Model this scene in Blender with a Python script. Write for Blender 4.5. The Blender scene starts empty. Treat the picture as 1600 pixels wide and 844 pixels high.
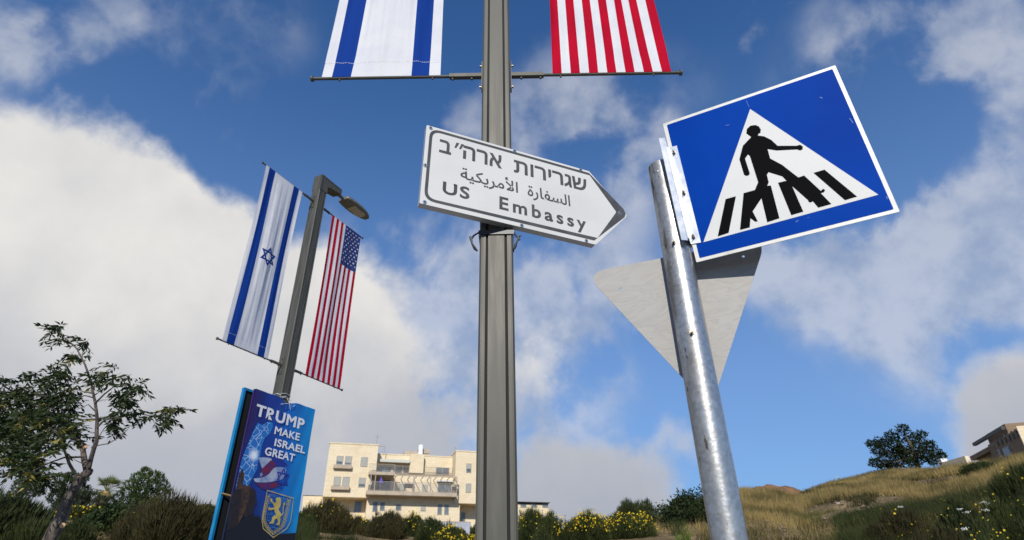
import bpy, math, random
import numpy as np
from mathutils import Matrix, Vector
from mathutils.geometry import tessellate_polygon
random.seed(7); rng = np.random.default_rng(11)
R = math.radians
S = bpy.context.scene
COL = S.collection

# ------------------------------------------------------------------ camera
CZ = 1.3                                     # eye height of the photographer
PITCH, ROLL, FPX = R(29.65), R(-0.95), 900.0
_c, _s = math.cos(PITCH), math.sin(PITCH)
_r0, _u0, _f0 = Vector((1, 0, 0)), Vector((0, -_s, _c)), Vector((0, _c, _s))
_cr, _sr = math.cos(ROLL), math.sin(ROLL)
RIGHT, UP, FWD = _cr*_r0+_sr*_u0, -_sr*_r0+_cr*_u0, _f0
cam = bpy.data.cameras.new('camera'); cam.sensor_width = 36; cam.lens = FPX/1600*36
cam.clip_start = .05; cam.clip_end = 6000
cam.dof.use_dof = True; cam.dof.focus_distance = 3.1; cam.dof.aperture_fstop = 4.5
co = bpy.data.objects.new('camera', cam); COL.objects.link(co); S.camera = co
m3 = Matrix((RIGHT, UP, -FWD)).transposed()
co.matrix_world = Matrix.Translation((0, 0, CZ)) @ m3.to_4x4()

def ray(px, py):
    return RIGHT*((px-800)/FPX) - UP*((py-422)/FPX) + FWD
def at(px, py, Y):                            # the point of a line of sight at world depth Y
    r = ray(px, py); return Vector((0, 0, CZ)) + r*(Y/r.y)
def at_r(px, py, rho):                        # ... at horizontal distance rho
    r = ray(px, py); return Vector((0, 0, CZ)) + r*(rho/math.hypot(r.x, r.y))
def tan_el(px, py):
    r = ray(px, py); return r.z/math.hypot(r.x, r.y)
def azim(px, py):
    r = ray(px, py); return math.atan2(r.x, r.y)

# ------------------------------------------------------------------ light
SUN_EL, SUN_AZ = R(32), R(185)               # bearing clockwise from +Y
S.view_settings.view_transform = 'Standard'; S.view_settings.look = 'None'
S.view_settings.exposure = -0.24; S.view_settings.gamma = 1.0
sd = bpy.data.lights.new('sun', 'SUN'); sd.energy = 5.0; sd.angle = R(.53); sd.color = (1, .94, .84)
so = bpy.data.objects.new('sun', sd); COL.objects.link(so)
tosun = Vector((math.sin(SUN_AZ)*math.cos(SUN_EL), math.cos(SUN_AZ)*math.cos(SUN_EL), math.sin(SUN_EL)))
so.rotation_euler = tosun.to_track_quat('Z', 'Y').to_euler(); so.location = tosun*50

# ------------------------------------------------------------------ world: clear sky with cumulus and thin cloud
W = bpy.data.worlds.new('World'); S.world = W; W.use_nodes = True
nt = W.node_tree; N = nt.nodes; L = nt.links
for n in list(N): N.remove(n)
def nd(t, **k):
    n = N.new(t)
    for a, b in k.items(): setattr(n, a, b)
    return n
def mth(op, a, b=None, c=None, clamp=False):
    n = nd('ShaderNodeMath', operation=op, use_clamp=clamp)
    for i, v in enumerate((a, b, c)):
        if v is None: continue
        if isinstance(v, (int, float)): n.inputs[i].default_value = v
        else: L.new(v, n.inputs[i])
    return n.outputs[0]
def vmth(op, a, b=None, sc=None):
    n = nd('ShaderNodeVectorMath', operation=op)
    for i, v in enumerate((a, b)):
        if v is None: continue
        if isinstance(v, (tuple, list, Vector)): n.inputs[i].default_value = tuple(v)
        else: L.new(v, n.inputs[i])
    if sc is not None:
        if isinstance(sc, (int, float)): n.inputs['Scale'].default_value = sc
        else: L.new(sc, n.inputs['Scale'])
    return n
def noise(vec, scale, detail=6, rough=.55, dist=0.0, lac=2.0):
    n = nd('ShaderNodeTexNoise'); L.new(vec, n.inputs['Vector'])
    n.inputs['Scale'].default_value = scale; n.inputs['Detail'].default_value = detail
    n.inputs['Roughness'].default_value = rough; n.inputs['Distortion'].default_value = dist
    n.inputs['Lacunarity'].default_value = lac
    return n
def smooth(v, a, b, o0=0.0, o1=1.0):
    n = nd('ShaderNodeMapRange', interpolation_type='SMOOTHSTEP'); L.new(v, n.inputs[0])
    n.inputs[1].default_value = a; n.inputs[2].default_value = b
    n.inputs[3].default_value = o0; n.inputs[4].default_value = o1
    return n.outputs[0]
def lin(v, a, b, o0=0.0, o1=1.0):
    n = nd('ShaderNodeMapRange'); L.new(v, n.inputs[0])
    n.inputs[1].default_value = a; n.inputs[2].default_value = b
    n.inputs[3].default_value = o0; n.inputs[4].default_value = o1
    return n.outputs[0]
sky = nd('ShaderNodeTexSky', sky_type='NISHITA', sun_disc=False)
sky.sun_elevation = SUN_EL; sky.sun_rotation = SUN_AZ; sky.air_density = 1.0; sky.dust_density = .15; sky.ozone_density = 2.5; sky.altitude = 800
tc = nd('ShaderNodeTexCoord'); DIR = tc.outputs['Generated']
wn = noise(DIR, 2.6, 4, .5)
warp = vmth('SCALE', vmth('SUBTRACT', wn.outputs['Color'], (.5, .5, .5)).outputs[0], sc=.07)
wn2 = noise(DIR, 11, 5, .6)
warp2 = vmth('SCALE', vmth('SUBTRACT', wn2.outputs['Color'], (.5, .5, .5)).outputs[0], sc=.028)
DW = vmth('ADD', vmth('ADD', DIR, warp.outputs[0]).outputs[0], warp2.outputs[0]).outputs[0]
# cloud masses: line of sight, angular radius (px), strength
HEAVY = [(60, 380, 240, 1.1), (220, 420, 200, 1.1), (330, 470, 190, 1.0), (450, 540, 190, .9), (90, 560, 260, 1.0), (300, 650, 240, .9),
         (580, 590, 160, .62), (680, 650, 170, .55), (830, 540, 130, .42), (850, 770, 140, .85), (1010, 745, 120, .72), (930, 800, 130, .6),
         (40, 760, 260, .8), (460, 760, 200, .7), (1600, 640, 110, .85), (1570, 720, 90, .7), (-200, 500, 400, 1.0), (1750, 620, 200, .8), (560, 440, 110, .35)]
THIN = [(700, 540, 230, .95), (850, 540, 200, .95), (620, 430, 140, .75), (560, 360, 100, .5), (1450, 110, 230, .62), (1330, 110, 130, .45), (1480, 330, 200, .62), (1380, 430, 190, .75), (910, 240, 190, .62), (1560, 640, 130, .6), (230, 60, 240, .4), (340, 250, 110, .4),
        (310, 190, 110, .62), (20, 110, 190, .55), (-60, 60, 200, .4), (420, 30, 110, .42), (150, 20, 160, .35), (660, 170, 100, .55), (760, 240, 120, .45), (930, 200, 150, .72), (960, 320, 110, .3),
        (1370, 50, 110, .55), (1350, 150, 100, .5), (1460, 170, 130, .45), (1560, 60, 130, .5), (1540, 260, 130, .45), (1290, 420, 140, .95),
        (1400, 380, 130, .75), (1220, 390, 110, .6), (1500, 440, 140, .62), (1420, 500, 160, .5), (1440, 300, 130, .45), (980, 480, 120, .45), (820, 470, 130, .5), (1180, 710, 90, .3), (1480, 560, 130, .3)]
def field(blobs):
    acc = None
    for px, py, rad, w in blobs:
        c = ray(px, py).normalized()
        q = 1.0/(1+((px-800)**2+(py-422)**2)/FPX**2)
        d = vmth('DISTANCE', DW, c).outputs['Value']
        f = smooth(d, 0, rad/FPX*math.sqrt(q)*1.35, w, 0)
        acc = f if acc is None else mth('ADD', acc, f)
    return acc
n_big = noise(DIR, 4.5, 9, .56, .1).outputs['Fac']
n_fine = noise(DIR, 12, 7, .58, .0).outputs['Fac']
# stretched, wispy noise for thin cloud
mp = nd('ShaderNodeMapping'); L.new(DW, mp.inputs[0]); mp.inputs['Scale'].default_value = (2.2, 2.4, 1.8); mp.inputs['Rotation'].default_value = (.3, .9, .4)
n_wisp = noise(mp.outputs[0], 2.0, 8, .52, .1).outputs['Fac']
hv = field(HEAVY); th = field(THIN)
amb = smooth(noise(DIR, 1.7, 3, .5).outputs['Fac'], .5, .75, 0, .25)      # scattered cloud everywhere else
hsum = mth('ADD', hv, mth('MULTIPLY', mth('SUBTRACT', n_big, .5), 2.0))
hsum = mth('ADD', hsum, mth('MULTIPLY', mth('SUBTRACT', n_fine, .5), .75))
hden = smooth(hsum, .36, .95)
tsum = mth('MULTIPLY', mth('ADD', th, amb), smooth(n_wisp, .40, .66, .04, 1.15))
tden = mth('MULTIPLY', smooth(tsum, .10, 1.05), .64)
dens = mth('SUBTRACT', 1.0, mth('MULTIPLY', mth('SUBTRACT', 1.0, hden), mth('SUBTRACT', 1.0, tden)), clamp=True)
sep = nd('ShaderNodeSeparateXYZ'); L.new(DIR, sep.inputs[0])
# brightness of the cloud: sunlit tops, greyer bases lower down
nb = noise(DW, 3.2, 7, .5).outputs['Fac']
lev = mth('ADD', smooth(sep.outputs['Z'], .06, .48, .12, .88), mth('MULTIPLY', mth('SUBTRACT', nb, .5), .9))
lev = mth('ADD', lev, mth('MULTIPLY', mth('SUBTRACT', n_fine, .5), .35), clamp=True)
cr = nd('ShaderNodeValToRGB'); L.new(lev, cr.inputs[0])
cr.color_ramp.elements[0].color = (.47, .51, .60, 1); cr.color_ramp.elements[0].position = 0
cr.color_ramp.elements[1].color = (.95, .93, .90, 1); cr.color_ramp.elements[1].position = .95
e = cr.color_ramp.elements.new(.45); e.color = (.60, .62, .68, 1)
thincol = nd('ShaderNodeMix', data_type='RGBA'); L.new(hden, thincol.inputs[0]); tcr = nd('ShaderNodeMix', data_type='RGBA'); L.new(smooth(n_fine, .35, .65), tcr.inputs[0]); tcr.inputs[6].default_value = (.46, .53, .67, 1); tcr.inputs[7].default_value = (.78, .80, .86, 1); L.new(tcr.outputs[2], thincol.inputs[6]); L.new(cr.outputs[0], thincol.inputs[7])
SKYS = .125
skyc = nd('ShaderNodeMix', data_type='RGBA', blend_type='MULTIPLY'); skyc.inputs[0].default_value = 1; L.new(sky.outputs[0], skyc.inputs[6]); skyc.inputs[7].default_value = (.56, 1.0, 1.42, 1)
hz = smooth(sep.outputs['Z'], .02, .85, .70, 0.0)      # paler, milkier blue toward the horizon
pale = nd('ShaderNodeMix', data_type='RGBA'); L.new(hz, pale.inputs[0]); L.new(skyc.outputs[2], pale.inputs[6]); pale.inputs[7].default_value = (.27/SKYS, .41/SKYS, .68/SKYS, 1)
cl = vmth('SCALE', thincol.outputs[2], sc=1/SKYS).outputs[0]
mx = nd('ShaderNodeMix', data_type='RGBA'); L.new(dens, mx.inputs[0]); L.new(pale.outputs[2], mx.inputs[6]); L.new(cl, mx.inputs[7])
bg = nd('ShaderNodeBackground'); L.new(mx.outputs[2], bg.inputs[0]); bg.inputs[1].default_value = SKYS
wo = nd('ShaderNodeOutputWorld'); L.new(bg.outputs[0], wo.inputs[0])
W.cycles.sampling_method = 'MANUAL'; W.cycles.sample_map_resolution = 512

# ------------------------------------------------------------------ materials
def mat(name, col, rough=.6, metal=0.0, col2=None, nscale=8, lo=.4, hi=.6, detail=5, bump=0.0, bscale=None, stretch=None, transl=0.0, rvar=0.0, spec=None, coat=0.0, coord='Object'):
    m = bpy.data.materials.new(name); m.use_nodes = True
    t = m.node_tree; b = t.nodes['Principled BSDF']
    b.inputs['Base Color'].default_value = (*col, 1); b.inputs['Roughness'].default_value = rough; b.inputs['Metallic'].default_value = metal
    if spec is not None: b.inputs['Specular IOR Level'].default_value = spec
    if coat: b.inputs['Coat Weight'].default_value = coat; b.inputs['Coat Roughness'].default_value = .08
    cn = t.nodes.new('ShaderNodeTexCoord'); vec = cn.outputs[coord]
    if stretch:
        mp = t.nodes.new('ShaderNodeMapping'); mp.inputs['Scale'].default_value = stretch; t.links.new(vec, mp.inputs[0]); vec = mp.outputs[0]
    def nz(sc, dt):
        n = t.nodes.new('ShaderNodeTexNoise'); n.inputs['Scale'].default_value = sc; n.inputs['Detail'].default_value = dt
        t.links.new(vec, n.inputs['Vector']); return n.outputs['Fac']
    if col2 is not None:
        r = t.nodes.new('ShaderNodeMapRange'); r.interpolation_type = 'SMOOTHSTEP'
        r.inputs[1].default_value = lo; r.inputs[2].default_value = hi
        t.links.new(nz(nscale, detail), r.inputs[0])
        x = t.nodes.new('ShaderNodeMix'); x.data_type = 'RGBA'; t.links.new(r.outputs[0], x.inputs[0])
        x.inputs[6].default_value = (*col, 1); x.inputs[7].default_value = (*col2, 1); t.links.new(x.outputs[2], b.inputs['Base Color'])
        if rvar:
            q = t.nodes.new('ShaderNodeMapRange'); q.inputs[3].default_value = rough-rvar; q.inputs[4].default_value = rough+rvar
            t.links.new(r.outputs[0], q.inputs[0]); t.links.new(q.outputs[0], b.inputs['Roughness'])
    if bump:
        bp = t.nodes.new('ShaderNodeBump'); bp.inputs['Strength'].default_value = bump; bp.inputs['Distance'].default_value = .01
        t.links.new(nz(bscale or nscale*4, 5), bp.inputs['Height']); t.links.new(bp.outputs[0], b.inputs['Normal'])
    if transl:
        tr = t.nodes.new('ShaderNodeBsdfTranslucent'); ms = t.nodes.new('ShaderNodeMixShader'); ms.inputs[0].default_value = transl
        src = b.inputs['Base Color'].links[0].from_socket if b.inputs['Base Color'].is_linked else None
        if src: t.links.new(src, tr.inputs[0])
        else: tr.inputs[0].default_value = (*col, 1)
        o = t.nodes['Material Output']; t.links.new(b.outputs[0], ms.inputs[1]); t.links.new(tr.outputs[0], ms.inputs[2]); t.links.new(ms.outputs[0], o.inputs[0])
    return m
def mnodes(m): return m.node_tree.nodes, m.node_tree.links

M = {}
M['post'] = mat('grey_post_paint', (.070, .068, .055), .50, .08, col2=(.094, .091, .075), nscale=4, stretch=(6, 6, .5), bump=.05, bscale=60, rvar=.05, spec=.35)
M['postdark'] = mat('dark_metal', (.045, .045, .042), .5, .5)
M['grooveshade'] = mat('groove_shade_black', (.012, .012, .011), .85)  # near-black that paints shade into the post grooves
M['bolt'] = mat('zinc_bolt', (.35, .34, .31), .4, .8, col2=(.2, .17, .13), nscale=60)
M['lamp'] = mat('lamp_housing_grey', (.15, .15, .135), .45, .2, col2=(.18, .175, .155), nscale=5)
M['lens'] = mat('lamp_lens', (.55, .52, .42), .25, 0, col2=(.38, .35, .28), nscale=30)
M['signwhite'] = mat('white_reflective_sheet', (.63, .63, .61), .6, 0, col2=(.58, .58, .56), nscale=2.5, lo=.45, hi=.7, spec=.2)
M['signedge'] = mat('sign_edge_aluminium', (.55, .55, .54), .4, .7)
M['signgrey'] = mat('sign_grey_print', (.065, .07, .075), .6, col2=(.085, .087, .09), nscale=14, spec=.15)
M['blue'] = mat('blue_reflective_sheet', (.0, .036, .28), .5, 0, col2=(.0, .050, .35), nscale=2.2, lo=.3, hi=.75, spec=.02, bump=.02, bscale=240)
M['bluewear'] = mat('worn_blue_sheet', (.03, .10, .42), .6)
M['pictwhite'] = mat('white_honeycomb_sheet', (.62, .62, .60), .55, 0, col2=(.60, .60, .58), nscale=5, bump=.06, bscale=260)
M['rimwhite'] = mat('sign_rim', (.66, .65, .60), .4, 0, col2=(.50, .49, .44), nscale=14, lo=.5, hi=.75)
M['black'] = mat('black_print', (.004, .004, .005), .6, spec=.02)
M['bracket'] = mat('galvanised_bracket', (.62, .63, .64), .34, .75, col2=(.50, .51, .53), nscale=16, rvar=.06)
M['stone'] = None
M['flagwhite'] = mat('flag_white_cloth', (.80, .80, .82), .8, col2=(.74, .75, .79), nscale=4, transl=.25)
M['flagblue'] = mat('flag_blue_cloth', (.008, .048, .28), .85, transl=.2, spec=.08)
M['flagred'] = mat('flag_red_cloth', (.54, .004, .028), .85, col2=(.47, .004, .026), nscale=4, transl=.25, spec=.08)
M['flagnavy'] = mat('flag_navy_cloth', (.016, .035, .17), .75, transl=.15)
M['glass'] = mat('window_glass', (.10, .12, .13), .12, .0, col2=(.16, .18, .19), nscale=.7, spec=.8)
M['shutter'] = mat('slatted_shutter', (.42, .42, .38), .6, col2=(.36, .36, .32), nscale=.1)
M['alframe'] = mat('window_frame_metal', (.30, .30, .28), .5)
M['concrete'] = mat('rendered_concrete', (.46, .38, .29), .85, col2=(.40, .33, .25), nscale=1.2)
M['tank'] = mat('white_tank', (.8, .8, .8), .5)
M['rail'] = mat('railing_paint', (.33, .30, .26), .5)
M['awning'] = mat('pale_awning', (.55, .55, .48), .8)
M['purple'] = mat('purple_umbrella_cloth', (.10, .06, .38), .8)
M['bark'] = mat('bark', (.13, .105, .085), .9, col2=(.045, .035, .03), nscale=7, lo=.4, hi=.62, bump=1.0, bscale=26, stretch=(5, 5, 1.2))
M['cutwood'] = mat('cut_wood', (.52, .33, .16), .8)
M['twig'] = mat('twig_bark', (.11, .095, .07), .85)
M['leaf'] = mat('ash_leaf', (.020, .036, .008), .6, col2=(.060, .088, .018), nscale=9, lo=.45, hi=.75, transl=.18, spec=.25)
M['leafyellow'] = mat('yellowing_leaf', (.26, .22, .03), .55, transl=.3)
def veg(name, a, b, tr=.12, sc=1.2): return mat(name, a, .75, col2=b, nscale=sc, lo=.3, hi=.7, transl=tr, spec=.2)
M['broom'] = veg('broom_green', (.022, .032, .009), (.052, .064, .018))
M['broomdry'] = veg('broom_brown_green', (.034, .032, .012), (.062, .052, .019))
M['pine'] = veg('pine_green', (.018, .034, .010), (.042, .060, .016), sc=.8)
M['greypine'] = veg('grey_pine_green', (.040, .052, .026), (.065, .075, .040), sc=.8)
M['young'] = veg('young_pine_green', (.028, .052, .012), (.065, .10, .022), sc=1.2)
M['darkleaf'] = veg('dark_tree_green', (.010, .018, .006), (.020, .034, .010), sc=.8)
M['oleander'] = veg('shrub_green', (.018, .030, .010), (.038, .055, .018))
M['weed'] = veg('weed_green', (.10, .14, .03), (.14, .18, .04))
M['flower'] = mat('yellow_flower', (.78, .56, .015), .7, transl=.2)
M['whiteflower'] = mat('white_flower', (.75, .75, .66), .7, transl=.2)
M['straw'] = mat('dry_grass', (.33, .245, .095), .8, col2=(.12, .10, .038), nscale=.6, lo=.40, hi=.62, transl=.15, spec=.15)
M['straw2'] = mat('olive_grass', (.15, .13, .045), .8, col2=(.09, .095, .03), nscale=.7, lo=.4, hi=.6, transl=.15, spec=.15)
M['palm'] = veg('palm_green', (.11, .14, .03), (.16, .18, .04), sc=3)
M['palmdead'] = mat('dead_palm_skirt', (.34, .23, .10), .9, col2=(.25, .16, .07), nscale=4)
M['asphalt'] = mat('asphalt', (.05, .05, .052), .9, col2=(.065, .065, .065), nscale=30, bump=.4, bscale=200)
M['paving'] = mat('pavement_concrete', (.30, .28, .25), .85, col2=(.24, .225, .20), nscale=3, bump=.2)
M['kerb'] = mat('kerb_stone', (.36, .35, .33), .85, col2=(.28, .27, .25), nscale=6)
M['string'] = mat('white_string', (.7, .7, .68), .8)
M['cyan'] = mat('cyan_banner_wrap', (.006, .17, .40), .45, col2=(.010, .21, .45), nscale=6)
M['bannerback'] = mat('black_banner_back', (.008, .008, .010), .9)
M['wtext'] = mat('white_print', (.80, .81, .83), .5)
M['gold'] = mat('gold_print', (.56, .45, .13), .45, col2=(.46, .34, .09), nscale=9)
M['strap'] = mat('steel_strap', (.05, .052, .055), .45, .5)
M['pkglass'] = M['glass']

# galvanised pipe: spangle, vertical streaks, dirty side and dark stains
g = mat('galvanised_pipe', (.58, .58, .57), .30, .8, bump=.10, bscale=55)
n_, l_ = mnodes(g); b_ = n_['Principled BSDF']
tcn = n_.new('ShaderNodeTexCoord')
def gnoise(scale, det, st, lo, hi):
    mpn = n_.new('ShaderNodeMapping'); mpn.inputs['Scale'].default_value = st; l_.new(tcn.outputs['Object'], mpn.inputs[0])
    q = n_.new('ShaderNodeTexNoise'); q.inputs['Scale'].default_value = scale; q.inputs['Detail'].default_value = det; q.inputs['Roughness'].default_value = .65; l_.new(mpn.outputs[0], q.inputs['Vector'])
    r = n_.new('ShaderNodeMapRange'); r.interpolation_type = 'SMOOTHSTEP'; r.inputs[1].default_value = lo; r.inputs[2].default_value = hi; l_.new(q.outputs['Fac'], r.inputs[0]); return r.outputs[0]
def gmath(op, a, b):
    q = n_.new('ShaderNodeMath'); q.operation = op; q.use_clamp = True
    for i, v in enumerate((a, b)):
        if isinstance(v, (int, float)): q.inputs[i].default_value = v
        else: l_.new(v, q.inputs[i])
    return q.outputs[0]
sx = n_.new('ShaderNodeSeparateXYZ'); l_.new(tcn.outputs['Object'], sx.inputs[0])
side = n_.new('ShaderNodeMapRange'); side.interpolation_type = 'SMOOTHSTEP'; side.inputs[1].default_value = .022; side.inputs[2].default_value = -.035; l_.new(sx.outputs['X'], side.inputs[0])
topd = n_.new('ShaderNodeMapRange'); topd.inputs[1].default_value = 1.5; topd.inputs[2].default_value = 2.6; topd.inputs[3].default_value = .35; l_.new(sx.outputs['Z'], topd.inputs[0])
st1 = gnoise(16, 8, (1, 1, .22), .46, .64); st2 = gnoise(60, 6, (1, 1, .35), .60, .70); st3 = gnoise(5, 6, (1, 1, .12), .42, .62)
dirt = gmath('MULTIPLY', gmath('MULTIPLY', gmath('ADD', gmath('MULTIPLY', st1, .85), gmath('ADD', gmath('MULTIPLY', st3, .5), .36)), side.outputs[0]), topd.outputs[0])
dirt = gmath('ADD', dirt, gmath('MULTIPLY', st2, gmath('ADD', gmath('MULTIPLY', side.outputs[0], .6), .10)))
sp = n_.new('ShaderNodeTexVoronoi'); sp.inputs['Scale'].default_value = 90; l_.new(tcn.outputs['Object'], sp.inputs['Vector'])
spm = n_.new('ShaderNodeMix'); spm.data_type = 'RGBA'; spm.inputs[6].default_value = (.42, .415, .40, 1); spm.inputs[7].default_value = (.56, .555, .54, 1)
spx = n_.new('ShaderNodeSeparateColor'); l_.new(sp.outputs['Color'], spx.inputs[0]); l_.new(spx.outputs[0], spm.inputs[0])
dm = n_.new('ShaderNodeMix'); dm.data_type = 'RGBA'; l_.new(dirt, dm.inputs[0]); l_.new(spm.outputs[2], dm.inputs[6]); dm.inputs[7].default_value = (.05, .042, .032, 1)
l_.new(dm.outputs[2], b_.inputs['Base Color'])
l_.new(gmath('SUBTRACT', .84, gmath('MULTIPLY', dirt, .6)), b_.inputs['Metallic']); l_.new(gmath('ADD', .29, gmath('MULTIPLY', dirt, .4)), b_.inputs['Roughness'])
M['galv'] = g
# back of the triangular sign: raw aluminium with wavy oxidation marks
g = mat('raw_aluminium_back', (.52, .50, .46), .62, .1, spec=.25)
n_, l_ = mnodes(g); b_ = n_['Principled BSDF']
tcn = n_.new('ShaderNodeTexCoord'); mpn = n_.new('ShaderNodeMapping'); mpn.inputs['Scale'].default_value = (1, 1, 3.2); l_.new(tcn.outputs['Object'], mpn.inputs[0])
q = n_.new('ShaderNodeTexNoise'); q.inputs['Scale'].default_value = 3.2; q.inputs['Detail'].default_value = 6; q.inputs['Distortion'].default_value = 1.6; l_.new(mpn.outputs[0], q.inputs['Vector'])
w_ = n_.new('ShaderNodeMath'); w_.operation = 'MULTIPLY'; w_.inputs[1].default_value = 9; l_.new(q.outputs['Fac'], w_.inputs[0])
f_ = n_.new('ShaderNodeMath'); f_.operation = 'FRACT'; l_.new(w_.outputs[0], f_.inputs[0])
cr_ = n_.new('ShaderNodeValToRGB'); l_.new(f_.outputs[0], cr_.inputs[0])
for i, (p, c) in enumerate([(0, (.365, .355, .335)), (.10, (.31, .30, .285)), (.6, (.335, .325, .305)), (1, (.35, .34, .32))]):
    el = cr_.color_ramp.elements[i] if i < 2 else cr_.color_ramp.elements.new(p)
    el.position = p; el.color = (*c, 1)
l_.new(cr_.outputs[0], b_.inputs['Base Color']); M['alback'] = g
# Jerusalem stone facing (courses far too small to tell apart from here)
def stone_mat(name, a, b, mo, sc=1.0):
    g = mat(name, a, .85, spec=.2); n_, l_ = mnodes(g); b_ = n_['Principled BSDF']
    tcn = n_.new('ShaderNodeTexCoord'); mpn = n_.new('ShaderNodeMapping'); mpn.inputs['Rotation'].default_value = (R(90), 0, 0); l_.new(tcn.outputs['Object'], mpn.inputs[0])
    br = n_.new('ShaderNodeTexBrick'); br.inputs['Scale'].default_value = 1; br.inputs['Brick Width'].default_value = .55*sc; br.inputs['Row Height'].default_value = .27*sc; br.inputs['Mortar Size'].default_value = .012
    br.inputs['Color1'].default_value = (*a, 1); br.inputs['Color2'].default_value = (*b, 1); br.inputs['Mortar'].default_value = (*mo, 1); l_.new(mpn.outputs[0], br.inputs['Vector'])
    q = n_.new('ShaderNodeTexNoise'); q.inputs['Scale'].default_value = .5; q.inputs['Detail'].default_value = 7; l_.new(tcn.outputs['Object'], q.inputs['Vector'])
    x = n_.new('ShaderNodeMix'); x.data_type = 'RGBA'; x.blend_type = 'MULTIPLY'; x.inputs[0].default_value = .5
    rr = n_.new('ShaderNodeValToRGB'); rr.color_ramp.elements[0].position = .3; rr.color_ramp.elements[0].color = (.88, .84, .76, 1); rr.color_ramp.elements[1].position = .65
    l_.new(q.outputs['Fac'], rr.inputs[0]); l_.new(br.outputs['Color'], x.inputs[6]); l_.new(rr.outputs[0], x.inputs[7]); l_.new(x.outputs[2], b_.inputs['Base Color']); return g
M['stone'] = stone_mat('pale_limestone_facing', (.78, .67, .48), (.72, .61, .43), (.60, .50, .35))
M['stonebrown'] = stone_mat('brown_limestone_facing', (.30, .22, .15), (.23, .165, .11), (.17, .12, .085))
# ground of the slope: soil, straw litter, bare reddish patches
g = mat('dry_slope_ground', (.26, .19, .10), .95, col2=(.15, .11, .06), nscale=.55, lo=.38, hi=.62, detail=9, bump=1.0, bscale=3.0, spec=.1); M['ground'] = g
bpn = [x for x in g.node_tree.nodes if x.type == 'BUMP'][0]; bpn.inputs['Distance'].default_value = .25
M['redsoil'] = mat('red_brown_soil', (.26, .14, .075), .95, col2=(.17, .10, .055), nscale=2.2, detail=8, bump=1.0, bscale=7, spec=.1)
# banner print: purple to blue to cyan across the cloth, night-dark at its foot, one bright spark on the map
g = mat('banner_print', (.01, .1, .4), .42); n_, l_ = mnodes(g); b_ = n_['Principled BSDF']
tcn = n_.new('ShaderNodeTexCoord'); sx = n_.new('ShaderNodeSeparateXYZ'); l_.new(tcn.outputs['Object'], sx.inputs[0])
q = n_.new('ShaderNodeTexNoise'); q.inputs['Scale'].default_value = 2.5; l_.new(tcn.outputs['Object'], q.inputs['Vector'])
def gm(op, a, b):
    k = n_.new('ShaderNodeMath'); k.operation = op
    for i, v in enumerate((a, b)):
        if isinstance(v, (int, float)): k.inputs[i].default_value = v
        else: l_.new(v, k.inputs[i])
    return k.outputs[0]
u_ = gm('ADD', gm('MULTIPLY', gm('ADD', sx.outputs['X'], .54), .94), gm('MULTIPLY', gm('SUBTRACT', q.outputs['Fac'], .5), .22))
rp = n_.new('ShaderNodeValToRGB'); l_.new(u_, rp.inputs[0])
for i, (p, c) in enumerate([(0, (.028, .010, .11)), (.14, (.010, .020, .18)), (.42, (.006, .05, .34)), (.70, (.003, .14, .50)), (1, (.003, .25, .60))]):
    el = rp.color_ramp.elements[i] if i < 2 else rp.color_ramp.elements.new(p)
    el.position = p; el.color = (*c, 1)
dk = n_.new('ShaderNodeMapRange'); dk.interpolation_type = 'SMOOTHSTEP'; dk.inputs[1].default_value = 2.55; dk.inputs[2].default_value = 1.75
l_.new(gm('ADD', sx.outputs['Z'], gm('MULTIPLY', sx.outputs['X'], .55)), dk.inputs[0])
x1 = n_.new('ShaderNodeMix'); x1.data_type = 'RGBA'; l_.new(dk.outputs[0], x1.inputs[0]); l_.new(rp.outputs[0], x1.inputs[6]); x1.inputs[7].default_value = (.006, .012, .035, 1)
l_.new(x1.outputs[2], b_.inputs['Base Color']); M['banner'] = g
def spot_layer(name, base, spot, centre, r0, line=None, vscale=9):
    """print with voronoi line work and one radial light spot"""
    g = mat(name, base, .45); n_, l_ = mnodes(g); b_ = n_['Principled BSDF']
    tcn = n_.new('ShaderNodeTexCoord'); cur = None
    mx = n_.new('ShaderNodeMix'); mx.data_type = 'RGBA'; mx.inputs[6].default_value = (*base, 1)
    if line:
        v = n_.new('ShaderNodeTexVoronoi'); v.feature = 'DISTANCE_TO_EDGE'; v.inputs['Scale'].default_value = vscale; l_.new(tcn.outputs['Object'], v.inputs['Vector'])
        r = n_.new('ShaderNodeMapRange'); r.inputs[1].default_value = .012; r.inputs[2].default_value = .05; r.inputs[3].default_value = 1; r.inputs[4].default_value = 0; l_.new(v.outputs['Distance'], r.inputs[0])
        l_.new(r.outputs[0], mx.inputs[0]); mx.inputs[7].default_value = (*line, 1)
    else: mx.inputs[0].default_value = 0
    d = n_.new('ShaderNodeVectorMath'); d.operation = 'DISTANCE'; l_.new(tcn.outputs['Object'], d.inputs[0]); d.inputs[1].default_value = centre
    r2 = n_.new('ShaderNodeMapRange'); r2.interpolation_type = 'SMOOTHERSTEP'; r2.inputs[1].default_value = r0; r2.inputs[2].default_value = 0; l_.new(d.outputs['Value'], r2.inputs[0])
    m2 = n_.new('ShaderNodeMix'); m2.data_type = 'RGBA'; l_.new(r2.outputs[0], m2.inputs[0]); l_.new(mx.outputs[2], m2.inputs[6]); m2.inputs[7].default_value = (*spot, 1)
    l_.new(m2.outputs[2], b_.inputs['Base Color']); return g
M['map'] = spot_layer('map_print', (.02, .16, .52), (.85, .93, 1), (-.36, -.005, 2.87), .11, (.42, .60, .78), 13)
M['mapglow'] = mat('map_halo_print', (.015, .20, .55), .45)
M['swwhite'] = mat('ribbon_white_print', (.20, .27, .46), .5, col2=(.42, .46, .58), nscale=5)
M['swred'] = mat('ribbon_red_print', (.17, .010, .045), .5, col2=(.05, .02, .14), nscale=6)
M['swblue'] = mat('ribbon_blue_print', (.01, .03, .26), .5)
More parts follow.
